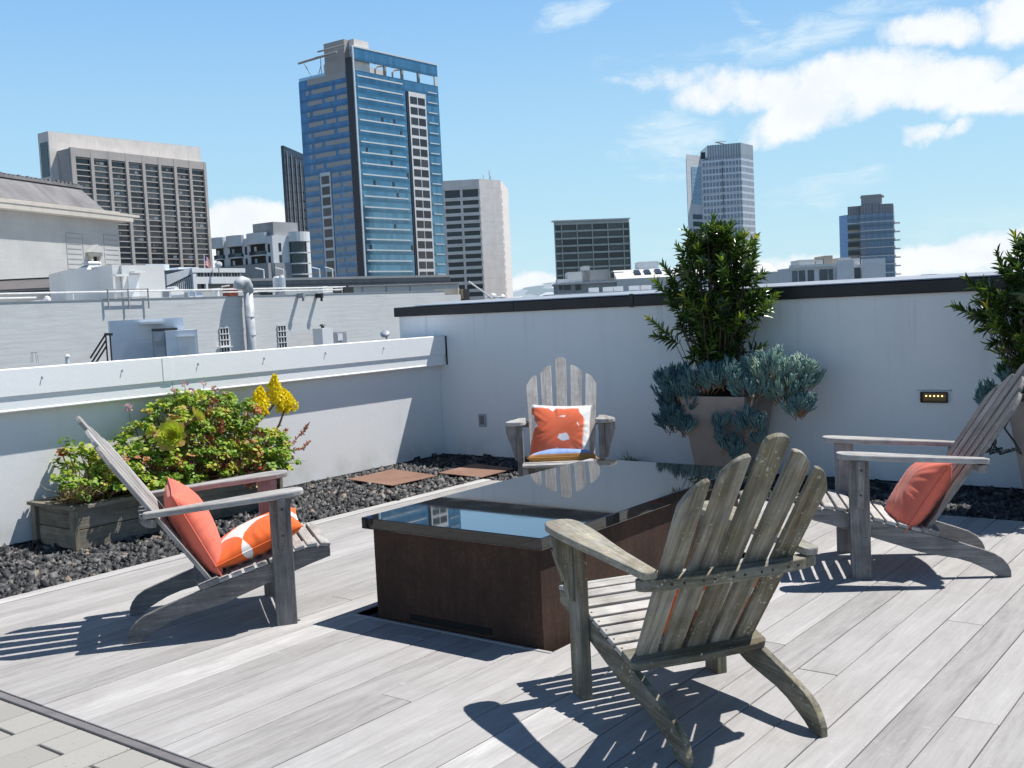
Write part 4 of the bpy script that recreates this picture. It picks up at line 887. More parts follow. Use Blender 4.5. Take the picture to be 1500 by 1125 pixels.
class Face:
    def __init__(s, A, B):
        s.A = Vector((A[0], A[1], 0)); s.B = Vector((B[0], B[1], 0)); s.L = (s.B-s.A).length; s.u = (s.B-s.A).normalized(); s.n = Vector((s.u.y, -s.u.x, 0))
    def uv(s, px, py):
        r = ray(px, py); t = (s.A-EYE).dot(s.n)/r.dot(s.n); p = EYE+r*t; return (p-s.A).dot(s.u), p.z
    def uvd(s, px, py, d):
        r = ray(px, py); O = s.A+s.n*d; t = (O-EYE).dot(s.n)/r.dot(s.n); p = EYE+r*t; return (p-O).dot(s.u), p.z
    def box(s, m, u, z, d, O=None): m.box(u, z, d, s.A, s.u, Z3, s.n, 'x', off=False)
    def poly(s, m, pts, d0, d1): m.prism(pts, d0, d1, s.A, s.u, Z3, s.n, 'x', off=False)
    def pt(s, u, z, d=0): return s.A+s.u*u+s.n*d+Z3*z
def block(m, pts, z0, z1):
    """vertical prism; side faces carry g = (along, height)"""
    n = len(pts)
    if sum(pts[i][0]*pts[(i+1) % n][1]-pts[(i+1) % n][0]*pts[i][1] for i in range(n)) < 0: pts = pts[::-1]
    for i in range(n):
        a, b = pts[i], pts[(i+1) % n]; L = math.hypot(b[0]-a[0], b[1]-a[1])
        m.add([(a[0], a[1], z0), (b[0], b[1], z0), (b[0], b[1], z1), (a[0], a[1], z1)], [(0, 1, 2, 3)], [(0, z0, 0), (L, z0, 0), (L, z1, 0), (0, z1, 0)], .5)
    m.add([(p[0], p[1], z1) for p in pts], [tuple(range(n))], None, .5); m.add([(p[0], p[1], z0) for p in pts], [tuple(range(n-1, -1, -1))], None, .5)
def part(root, name, mat, fn, **kw):
    m = MB(); fn(m); o = m.build(name, mat, None, **kw); rel(o, root); return o
def bld(name, label, cat, p, group=None): return thing(name, label, cat, (p[0], p[1], ZG), 0, group)
def windows(root, face, cells, mat, d, name='window', cap=100):
    """cells = (u0,u1,z0,z1); the first 100 are parts, the rest one part"""
    for c in cells[:cap]: part(root, name, mat, lambda m: face.box(m, c[:2], c[2:], d))
    if len(cells) > cap:
        o = part(root, name, mat, lambda m: [face.box(m, c[:2], c[2:], d) for c in cells[cap:]]); o['kind'] = 'stuff'
def xy(v): return (v[0], v[1])
def back(*pts, by): return [(p[0]+by[0], p[1]+by[1]) for p in pts]
SPN = 'towers and blocks on the city skyline'

# --- the tall blue glass tower
def tower_blue():
    C = at(515, 68, 350); R = atz(640, 96, C.z); C2 = at(513, 101, 350); L = atz(438, 120, C2.z); zt = C2.z
    root = bld('glass_tower', 'tallest blue glass tower with an open roof frame and a white window column', 'tower', C, SPN)
    FR = Face(C, R); FL = Face(L, C); dL = Vector(xy(L-C)); R2 = Vector(xy(R))+dL
    part(root, 'curtain_wall', M_GLB, lambda m: block(m, [xy(C), xy(R), tuple(R2), xy(L)], ZG, zt))
    # left face skin: darker copy of the glass, its shade put into the colour
    part(root, 'shade_tinted_curtain_wall', M_GLB2, lambda m: FL.box(m, (0, FL.L-.02), (ZG, zt-.3), (.02, .25)))
    u1 = FL.uv(511.5, 160)[0]; part(root, 'corner_panel', M_BRONZE, lambda m: FL.box(m, (u1, FL.L), (ZG, zt+4.0), (.27, .5)))
    part(root, 'corner_fin', M_BAND, lambda m: (FR.box(m, (-.25, .35), (ZG, C.z), (.0, .5))))
    # right face
    ua, zc0 = FR.uv(597, 134); ub, _ = FR.uv(622, 139); part(root, 'window_column', M_FRAMEW, lambda m: FR.box(m, (ua, ub), (ZG, zc0), (.02, .45)))
    part(root, 'column_reveal', M_BRONZE, lambda m: FR.box(m, (ua-1.0, ua-.02), (ZG, zc0), (.02, .2)))
    _, za = FR.uv(604, 147); _, zb = FR.uv(617, 407); pz = (za-zb)/19.0*1.14*0+ (FR.uv(604, 145)[1]-FR.uv(604+.7, 160.2)[1])
    cells = []
    for i in range(21):
        z = zc0-1.6-pz*i
        for k in (0, 1):
            w = (ub-ua-1.6)/2; a = ua+.6+k*(w+.4); cells.append((a, a+w, z-2.5, z))
    windows(root, FR, cells, M_WIN, (.46, .50))
    for i in range(21):
        z = zc0+2.2-pz*i
        ul, ur = FR.uv(523, 120)[0], FR.uv(589, 131)[0]; part(root, 'spandrel_band', M_BAND, lambda m: FR.box(m, (ul, ur), (z-.30, z+.15), (.02, .35)))
        ul, ur = FR.uv(626, 139)[0], FR.uv(639, 141)[0]; part(root, 'spandrel_band', M_BAND, lambda m: FR.box(m, (ul, ur), (z-.30-1.0, z+.05-1.0), (.02, .3)))
    rs = np.random.RandomState(4)
    for i in range(13):
        u = rs.uniform(3, ua-2); z = zc0+.2-pz*rs.randint(1, 16); part(root, 'open_window', M_WIN, lambda m: FR.box(m, (u, u+.9), (z-1.6, z+.2), (.03, .12)))
    # roof frame: screen wall with an open slot under it, posts and beams
    zs0 = FR.uv(519, 87)[1]; zfl = zt+.9
    part(root, 'roof_screen', M_GLB, lambda m: FR.box(m, (0, FR.L), (zs0, C.z), (-.6, 0)))
    part(root, 'roof_screen_edge', M_BAND, lambda m: (FR.box(m, (0, FR.L), (C.z, C.z+.5), (-.8, .1)), FR.box(m, (FR.L-1.6, FR.L), (zt, zs0), (-.6, .0))))
    for u in (8.5, 17.5, 26, 34.5): part(root, 'roof_post', M_STEELB, lambda m: FR.box(m, (u, u+.8), (zt, zs0+1), (-3.2, -2.4)))
    for u in (6, 14.5, 23): part(root, 'roof_arch', M_STEELB, lambda m: m.tube([FR.pt(u, zt, -4), FR.pt(u, zt+2.8, -4), FR.pt(u+1.2, zt+3.9, -4), FR.pt(u+4, zt+4.4, -4)], .35, 6))
    part(root, 'penthouse', M_BEIGE, lambda m: m.box((1.5, 36), (zt, C.z-.3), (-13, -8), FR.A, FR.u, Z3, FR.n, 'x', off=False) if False else m.box((2, 25), (zt, zs0+1.2), (-16, -9), FR.A, FR.u, Z3, FR.n, 'x', off=False))
    pu0, pu1 = FL.uv(476, 95)[0], FL.uv(503, 90)[0]; ptz = FL.uv(490, 68)[1]
    part(root, 'stair_penthouse', M_TAUPE, lambda m: FL.box(m, (pu0, pu1+.8), (zt-1.5, ptz+1.6), (-9, .1)))
    part(root, 'stair_penthouse_side', M_BEIGE, lambda m: FL.box(m, (pu1+.9, FL.L-.8), (zt, ptz+1.6), (-9, -2)))
    zr = FL.uv(441, 92)[1]
    def beams(m):
        m.tube([FL.pt(.3, zr, 0), FL.pt(pu0+1, zr+1.2, -2)], .42, 6); m.tube([FL.pt(.3, zr, 0), FL.pt(6, zr-.9, 3), FL.pt(pu1+2, zr-1.0, 5)], .35, 6); m.tube([FL.pt(pu0, zr+1.2, 3), FL.pt(FL.L, zr+1.2, 3)], .3, 6)
    part(root, 'trellis_beam', M_STEELB, beams)
    part(root, 'trellis_strut', M_STEELB, lambda m: (m.tube([FL.pt(6, zt, -1), FL.pt(4, zr-.8, 1)], .15, 5), m.tube([FL.pt(10, zt, -1), FL.pt(11, zr, 0)], .15, 5), m.tube([FL.pt(8, zt, -1), FL.pt(10, zt+4, -1)], .12, 5)))
    # left face: staggered tan spandrels and a white window column
    lu, lz = FL.uv(470, 254); lu2, _ = FL.uv(485, 252)
    part(root, 'side_window_column', M_FRAMEW, lambda m: FL.box(m, (lu, lu2), (ZG, lz), (.27, .5)))
    cells = [(lu+.6, lu2-.6, lz-3.9-pz*i, lz-1.2-pz*i) for i in range(13)]; windows(root, FL, cells, M_WIN, (.51, .55), 'side_window')
    for i in range(25):
        z = zt-4.6-pz*i
        segs = [((.13, .19), (.24, .62), (.68, u1/FL.L-.01)), ((.15, .43), (.48, .66), (.70, u1/FL.L-.01))][i % 2]
        if z < lz: segs = [(.02, lu/FL.L-.03), (lu2/FL.L+.03, .66+.02*(i % 2)), (.70+.02*(i % 2), u1/FL.L-.01)]
        if i in (5, 7): segs = [(.15, .19), (.24, .38), (.44, u1/FL.L-.01)]
        for a, b in segs:
            if b > a: part(root, 'tan_spandrel', M_TANBAND, lambda m: FL.box(m, (a*FL.L, b*FL.L), (z-.75, z+.75), (.27, .34)))
    part(root, 'roof_parapet', M_TANBAND, lambda m: FL.box(m, (FL.L*.17, u1-.5), (zt-2.2, zt), (.27, .36)))
    part(root, 'glass_balustrade', M_BLUEP, lambda m: FL.box(m, (0, pu0), (zt, zt+1.0), (-.1, 0)))
tower_blue()

# --- brown balcony hotel slab, two volumes
def hotel():
    C = at(100, 216, 250); R = atz(297, 238, C.z); Fm = Face(C, R); L0 = at(87, 217, 258)
    onX = lambda px, py, X: EYE+ray(px, py)*(X/ray(px, py).x)
    Cr = onX(70, 192, C.x-5.0); Rr = onX(293, 215, C.x-5.0); Lr = atz(55, 196, Cr.z); Fr = Face(Cr, Rr); Fs = Face(Lr, Cr)
    root = bld('balcony_slab', 'wide taupe slab block covered in a grid of dark balconies, left of the glass tower', 'apartment block', C, SPN)
    bv = Vector(xy(Lr-Cr)).normalized()
    part(root, 'rear_slab', M_BEIGE, lambda m: block(m, [xy(Cr), xy(Rr), tuple(Vector(xy(Rr))+bv*Fs.L), xy(Lr)], ZG, Cr.z))
    dep = (Vector(xy(Cr))-Vector(xy(C))).dot(bv); q = bv*(dep)
    part(root, 'core', M_TAUPE, lambda m: block(m, [xy(C), xy(R), tuple(Vector(xy(R))+q), tuple(Vector(xy(C))+q)], ZG, C.z-.2))
    n, z0 = 8, C.z; pz = (Fm.uv(110, 247)[1]-Fm.uv(110, 371)[1])/18.0*1.0
    pz = (Fm.uv(295, 247)[1]-Fm.uv(301, 371)[1])/16.2
    ue = .8; w = (Fm.L-ue)/n; rows = 20; cells = []
    zt = C.z-2.4
    for r in range(rows):
        for k in range(n): cells.append((ue+k*w+.5, ue+(k+1)*w-.5, zt-pz*(r+1)+.30, zt-pz*r-.05))
    windows(root, Fm, cells, M_WING, (.03, .10))
    for k in range(n+1): part(root, 'pier', M_TAUPE, lambda m: Fm.box(m, (ue+k*w-.42 if k else 0, ue+k*w+.42), (ZG, C.z), (.11, .75)))
    for r in range(rows+1): part(root, 'balcony_slab_edge', M_TAUPE, lambda m: Fm.box(m, (.5, Fm.L-.3), (zt-pz*r-.0, zt-pz*r+.24), (.11, .5)))
    part(root, 'top_beam', M_TAUPE, lambda m: Fm.box(m, (.45, Fm.L-.3), (C.z-2.0, C.z-.02), (.11, .70)))
    rs = np.random.RandomState(6)
    for i in range(46):
        k = rs.randint(0, n); r = rs.randint(0, 17); a = ue+k*w+.6+rs.uniform(0, w-2.2); part(root, 'curtain', M_TANB if i % 3 else M_WHITEB, lambda m: Fm.box(m, (a, a+rs.uniform(.5, 1.3)), (zt-pz*(r+1)+.5, zt-pz*r-.3), (.105, .15)))
    part(root, 'end_window', M_WINB, lambda m: Fs.box(m, (.9, Fs.L-.6), (Cr.z-10.5, Cr.z-2.4), (.02, .12)))
    for i in range(7): part(root, 'end_window', M_WINB, lambda m: Fs.box(m, (.9, Fs.L-.6), (Cr.z-16-i*4.0, Cr.z-13.2-i*4.0), (.02, .12)))
hotel()

# --- granite tower with dark ribbon windows
def ribbon_tower():
    C = at(702, 262, 330); L = atz(650, 265, C.z); R = atz(733, 264, C.z); FL = Face(L, C); FR = Face(C, R)
    root = bld('office_tower', 'pale granite office tower with dark ribbon windows right beside the glass tower', 'tower', C, SPN)
    L2 = L-(C-L)*.04; bk = Vector((-14, 22)); FL2 = Face(L2, C); o = FL2.L-FL.L
    part(root, 'wall', M_PINKST, lambda m: block(m, [xy(L2), xy(C), xy(R), (R.x+bk.x, R.y+bk.y), (L2.x+bk.x, L2.y+bk.y)], ZG, C.z))
    pz = FL.uv(690, 305)[1]-FL.uv(691, 316.2)[1]; cells = []
    a0, a1 = FL.uv(652, 290)[0], FL.uv(674.5, 290)[0]; b0, b1 = FL.uv(678, 290)[0], FL.uv(701, 290)[0]
    ztop = FL.uv(690, 277.5)[1]
    for i in range(18):
        z = ztop-pz*i-(pz*.42 if i else 0); hgt = pz*(1.0 if i == 0 else .62)
        for a, b in ((a0, a1), (b0, b1)): cells.append((a, b, z-hgt, z))
    windows(root, FL, cells, M_WIN, (.02, .06))
    for i in range(18): part(root, 'spandrel', M_PINKST, lambda m: FL2.box(m, (0, FL2.L-.05), (ztop-pz*(i+1)-pz*.42+.01, ztop-pz*(i+1)-.01), (.01, .65)))
    part(root, 'pier', M_PINKST, lambda m: FL.box(m, (a1+.02, b0-.02), (ZG, ztop), (.01, .60)))
    part(root, 'top_wall', M_PINKST, lambda m: FL2.box(m, (0, FL2.L-.05), (ztop+.02, C.z-.1), (.01, .65)))
    for i in range(18): part(root, 'bay', M_PINKST, lambda m: FR.box(m, (FR.L-.1, FR.L+.75), (ztop-pz*i-pz*.7, ztop-pz*i), (-4, -.3)))
    for px, h in ((708, 2.0), (717, 3.2), (719, 1.5)): p = at(px, 262, 336); part(root, 'antenna', M_STEELB, lambda m: m.tube([Vector((p.x, p.y, C.z-.5)), Vector((p.x, p.y, C.z+h))], .12, 5))
ribbon_tower()

def grid_office():
    C = at(811, 325, 300); R = atz(921, 321, C.z); Fm = Face(C, R); nb = -Fm.n*16
    root = bld('grid_office', 'dark windowed green grey office block with a square grid of floors', 'office', C, SPN)
    part(root, 'wall', M_GREENGR, lambda m: block(m, [xy(C), xy(R), (R.x*1.05, R.y*1.05), (C.x*1.05, C.y*1.05)], ZG, C.z))
    us = [Fm.uv(640+x/3.75, 340)[0] for x in (640, 683, 768, 852, 937, 1022, 1060)]; us[0] = .1; us[-1] = Fm.L-.1
    pz = Fm.uv(850, 340)[1]-Fm.uv(850.4, 350.7)[1]; zt = C.z-1.0; cells = []
    for r in range(11):
        for a, b in zip(us, us[1:]): cells.append((a+.12, b-.12, zt-pz*(r+1)+pz*.26, zt-pz*r))
    windows(root, Fm, cells, dark_glass('olive_window', (.018, .022, .022), (.09, .10, .085), .2), (.02, .06))
    for u in us: part(root, 'mullion', M_GREENGR, lambda m: Fm.box(m, (u-.10, u+.10), (ZG, C.z-.9), (.07, .55)))
    for r in range(12): part(root, 'floor_band', M_GREENGR, lambda m: Fm.box(m, (.0, Fm.L), (zt-pz*r+.03, zt-pz*r+pz*.24), (.07, .35)))
    part(root, 'roof_edge', M_FRAMEW, lambda m: Fm.box(m, (-.3, Fm.L+.3), (C.z, C.z+.35), (-2, .6)))
grid_office()

def lavender_tower():
    C = at(1085, 214, 500); L = atz(1027, 219, C.z); R = atz(1103, 218, C.z); FL = Face(L, C); FR = Face(C, R)
    root = bld('panel_tower', 'slender pale lavender tower with fine window grid rising behind the shrub', 'tower', C, SPN)
    W = atz(1005, 226, C.z-3); bk = Vector((-12, 22))
    part(root, 'wall', M_GLL, lambda m: block(m, [xy(L), xy(C), xy(R), (R.x+bk.x, R.y+bk.y), (L.x+bk.x, L.y+bk.y)], ZG, C.z-5))
    t = facade_glass('crown_fins', (.45, .47, .52), (.16, .17, .19), 1.2, 30, .3, .3, .4, .0, .3)
    part(root, 'crown', t, lambda m: block(m, [xy(L+(C-L)*.16), xy(C), xy(R), (R.x+bk.x*.8, R.y+bk.y*.8), (L.x+bk.x*.8, L.y+bk.y*.8)], C.z-5, C.z+1.6))
    part(root, 'notch', M_BRONZE, lambda m: FL.box(m, (-.2, 1.9), (C.z-4.6, C.z-1.4), (.05, .4)))
    FW = Face(W, L); part(root, 'side_wing', M_WHITEB2, lambda m: block(m, [xy(W), xy(L), (L.x+bk.x, L.y+bk.y), (W.x+bk.x, W.y+bk.y)], ZG, C.z-3))
    a, b = FW.uv(1012.5, 250)[0], FW.uv(1026, 250)[0]; zb_ = FW.uv(1018, 300)[1]; zt = C.z-8.5; n = 9
    for i in range(n): z = zt-(zt-zb_)/n*i; part(root, 'blue_window', M_BLUEP, lambda m: FW.box(m, (a, b), (z-(zt-zb_)/n+.35, z), (.03, .2)))
    for i in range(11): z = zb_-4.5-i*3.4; part(root, 'balcony_window', M_WINB, lambda m: FW.box(m, (a, b), (z-2.2, z), (.03, .2)))
    u = FL.uv(1058, 260)[0]; part(root, 'groove', M_BRONZE, lambda m: FL.box(m, (u, u+.35), (ZG, C.z-6), (.02, .12)))
    pz = 3.1*2
    for i in range(15): part(root, 'floor_band', M_WHITEB2, lambda m: FL.box(m, (0, FL.L), (C.z-9-i*pz, C.z-8.3-i*pz), (.02, .18)))
    p = C+Vector((-10, 8, 0)); part(root, 'crane', M_STEELB, lambda m: (m.tube([Vector((p.x, p.y, C.z)), Vector((p.x, p.y, C.z+2.4)), Vector((p.x-5, p.y-4, C.z+4.2))], .35, 5), m.tube([Vector((p.x-5, p.y-4, C.z+4.2)), Vector((p.x-1, p.y-1, C.z+4.3))], .2, 5)))
lavender_tower()

def balcony_tower():
    C = at(1241, 313, 500); R = atz(1309, 308, C.z); B0 = atz(1229, 315, C.z); F0 = Face(C, R); bk = -F0.n*18
    root = bld('balcony_tower', 'dark slate blue residential tower with white balcony lines, rightmost on the skyline', 'tower', C, SPN)
    arc = [C+(R-C)*t+F0.n*(3.0*math.sin(math.pi*t)) for t in (.28, .4, .55, .7, .82, .92, 1.0)]
    plan = [xy(C+(R-C)*.0), xy(C+(R-C)*.27)]+[xy(p) for p in arc]+[xy(R+bk), xy(C+bk)]
    part(root, 'glass_wall', M_GLN, lambda m: block(m, plan, ZG, C.z-1))
    part(root, 'blue_end', plain('sky_blue_glass', (.22, .40, .66), .15, .4), lambda m: block(m, [xy(B0), xy(C), xy(C+bk), xy(B0+bk)], ZG, C.z-.5))
    def off(p, k): c = (C+R)*.5+bk*.5; return (p[0]+(p[0]-c.x)*k, p[1]+(p[1]-c.y)*k)
    ft = 3.95
    for i in range(15): z = C.z-5.0-i*ft; part(root, 'balcony_edge', M_FRAMEW, lambda m: block(m, [off(p, .035) for p in plan], z, z+.42))
    for i in range(9):
        z = C.z-5.2-i*ft; part(root, 'recess', M_WIN, lambda m: F0.box(m, (.2, F0.L*.26), (z-2.6, z-.4), (.05, .5))); part(root, 'recess_parapet', M_TANB, lambda m: F0.box(m, (.2, F0.L*.27), (z-ft+.45, z-2.65), (.05, .9)))
    for i in range(14): z = C.z-6-i*ft; part(root, 'side_balcony', M_FRAMEW, lambda m: F0.box(m, (F0.L, F0.L+2.6), (z, z+.5), (-6, -1)))
    part(root, 'crown', masonry('crown_screen', (.36, .36, .38), 30, 1.2, .5, lw=.02), lambda m: block(m, [off(p, -.02) for p in plan], C.z-1, C.z+3.2))
    part(root, 'roof_plant', M_GREYB, lambda m: F0.box(m, (F0.L*.30, F0.L*.74), (C.z+3.2, C.z+8.2), (-12, -3)))
    part(root, 'roof_plant_rail', M_STEELB, lambda m: F0.box(m, (F0.L*.28, F0.L*.79), (C.z+7.2, C.z+7.6), (-12.5, -2.5)))
balcony_tower()

def black_tower():
    L = at(415, 213, 420); R = at(452, 232, 431); Fm = Face(L, R); nb = -Fm.n*20
    root = bld('black_tower', 'narrow black glass tower with a sloping top, half hidden left of the blue tower', 'tower', L, SPN)
    e = 14
    part(root, 'glass_wall', M_GLD, lambda m: (Fm.poly(m, [(0, ZG), (Fm.L+e, ZG), (Fm.L+e, R.z-2.5), (0, L.z)], -1.5, 0)))
    for i in range(5): part(root, 'fin', M_STEELB, lambda m: Fm.box(m, (1.2+i*2.3, 1.45+i*2.3), (ZG, L.z-2.2-i*1.3), (.02, .4)))
    for i in range(16): part(root, 'floor_band', M_GREYB, lambda m: Fm.box(m, (Fm.L*.72, Fm.L+e), (R.z-14-i*3.6, R.z-13.4-i*3.6), (.02, 1.0)))
black_tower()

def white_flats():
    C = at(398, 340, 260); L = atz(315, 350, C.z); R = atz(452, 341, C.z); FL = Face(L, C); FR = Face(C, R); bk = Vector(xy(L-C)); bk2 = Vector(xy(R-C))
    root = bld('white_apartments', 'white apartment building with bowed balcony bays in front of the black tower', 'apartment block', C, SPN)
    part(root, 'wall', M_WHITEB, lambda m: block(m, [xy(L), xy(C), xy(R), (R.x+bk.x, R.y+bk.y)], ZG, C.z-.8))
    part(root, 'dark_podium', M_GREYB, lambda m: (FL.box(m, (-.1, FL.L), (ZG, FL.uv(380, 387)[1]), (.9, 1.8)), FR.box(m, (0, FR.L*1.0), (ZG, FL.uv(380, 387)[1]), (.05, .4))))
    z0 = C.z-2.6; ph = 2.95
    bays = [(315, 328.5), (335, 356), (365.5, 390)]
    for k, (a, b) in enumerate(bays):
        ua, ub = FL.uv(a, 360)[0], FL.uv(b, 360)[0]; um = (ua+ub)/2; hw = (ub-ua)/2
        bow = [(um+hw*math.cos(th), 1.5*math.sin(th)) for th in np.linspace(math.pi, 0, 9)]
        part(root, 'bay_recess', M_WIN, lambda m: FL.box(m, (ua+.4, ub-.4), (z0-ph*5, z0), (.02, .10)))
        for r in range(5):
            part(root, 'balcony', M_FRAMEW, lambda m: m.prism(bow, z0-ph*(r+1)+.02, z0-ph*(r+1)+.3, FL.A, FL.u, FL.n, Z3))
            part(root, 'balcony_rail', M_WINB, lambda m: m.prism([(x, y*.96) for x, y in bow], z0-ph*(r+1)+.31, z0-ph*(r+1)+1.2, FL.A, FL.u, FL.n, Z3))
            part(root, 'balcony_door', M_BLUEP if (r+k) % 2 else M_WHITEB, lambda m: FL.box(m, (ua+.9+.5*((r*3+k) % 3), ua+1.7+.5*((r*3+k) % 3)), (z0-ph*(r+1)+.4, z0-ph*r-.5), (.11, .16)))
        part(root, 'bay_fascia', M_WHITEB, lambda m: m.prism([(um+(hw+.5)*math.cos(th), 1.7*math.sin(th)) for th in np.linspace(math.pi, 0, 9)], z0+.02, C.z+.15, FL.A, FL.u, FL.n, Z3))
    for px in (360, 394):
        ua = FL.uv(px-1.5, 360)[0]; ub = FL.uv(px+1.5, 360)[0]
        for r in range(4): part(root, 'slot_window', M_WIN, lambda m: FL.box(m, (ua, ub), (z0-ph*(r+1)+.7, z0-ph*r-.2), (.02, .08)))
    part(root, 'penthouse', M_GREYB, lambda m: FL.box(m, (FL.uv(366, 340)[0], FL.L-.5), (C.z-.8, C.z+2.6), (-9, -1.0)))
    u = FR.uv(410, 360)[0]
    for r in range(5): part(root, 'slit_window', M_WIN, lambda m: FR.box(m, (u-.35, u+.35), (z0-ph*r-2.0, z0-ph*r), (.02, .06)))
    u0, u1 = FR.uv(422, 350)[0], FR.uv(452, 350)[0]
    tw = [((u0+u1)/2+(u1-u0)/2*math.cos(th), 2.2*math.sin(th)) for th in np.linspace(math.pi, 0, 11)]
    part(root, 'round_bay', M_WHITEB, lambda m: m.prism([((u0+u1)/2+((u1-u0)/2+.05)*math.cos(th), 2.3*math.sin(th)) for th in np.linspace(math.pi, 0, 11)], z0+.3, C.z+.1, FR.A, FR.u, FR.n, Z3))
    part(root, 'round_bay_glass', M_WINB, lambda m: m.prism([(x*.93+.07*(u0+u1)/2, y*.85) for x, y in tw][:8], ZG, z0+.28, FR.A, FR.u, FR.n, Z3))
    part(root, 'round_bay_wall', M_WHITEB, lambda m: m.prism(tw[6:]+[(u0+(u1-u0)*.6, 0)], ZG, z0+.28, FR.A, FR.u, FR.n, Z3))
    for r in range(8): part(root, 'round_balcony', M_FRAMEW, lambda m: m.prism(tw[:8]+[tw[8]], z0-ph*.9*(r+1), z0-ph*.9*(r+1)+.3, FR.A, FR.u, FR.n, Z3))
white_flats()

def white_lowrise():
    A = at(1158, 389, 220); B = at(1296, 384, 220); B.z = A.z; Fm = Face(A, B); nb = -Fm.n*14
    root = bld('white_lowrise', 'low white apartment building with bare panels at the foot of the slate blue tower', 'apartment block', A, SPN)
    part(root, 'wall', M_WHITEB2, lambda m: block(m, [xy(A), xy(B), xy(B+nb), xy(A+nb)], ZG, A.z-.5))
    part(root, 'cornice', M_FRAMEW, lambda m: Fm.box(m, (-.3, Fm.uv(1222, 388)[0]), (A.z-.6, A.z), (.0, .7)))
    cells = []
    for a, b in ((1160, 1168), (1170, 1179), (1183, 1192), (1200, 1212), (1213.5, 1220), (1250, 1260)):
        ua, ub = Fm.uv(a, 395)[0], Fm.uv(b, 395)[0]
        for r in range(3): cells.append((ua, ub, A.z-3.4-r*2.7, A.z-1.1-r*2.7))
    windows(root, Fm, cells, M_WINB, (.02, .12))
    for a, b in ((1224, 1249), (1261, 1295)):
        ua, ub = Fm.uv(a, 390)[0], Fm.uv(b, 390)[0]; part(root, 'blank_panel', M_WHITEB, lambda m: Fm.box(m, (ua, ub), (ZG, A.z+.6), (.13, .9)))
        part(root, 'panel_stain', M_TANBAND if False else M_FRAMEW, lambda m: (Fm.poly(m, [(ua+.2, A.z-1.2), ((ua*3+ub)/4, A.z-.2), ((ua+ub)/2, A.z-1.2), ((ua+3*ub)/4, A.z-.2), (ub-.2, A.z-1.2), (ub-.2, A.z-1.5), (ua+.2, A.z-1.5)], .905, .96)))
    for a, b, zt in ((1173, 1196, 380), (1197, 1208, 380), (1209, 1222, 374), (1230, 1249, 377), (1253, 1262, 378)):
        ua, ub = Fm.uv(a, 385)[0], Fm.uv(b, 385)[0]; z = Fm.uv((a+b)/2, zt)[1]; part(root, 'roof_box', M_RENDER if a != 1209 else M_TANB, lambda m: Fm.box(m, (ua, ub), (A.z-.5, z), (-8, -1)))
white_lowrise()

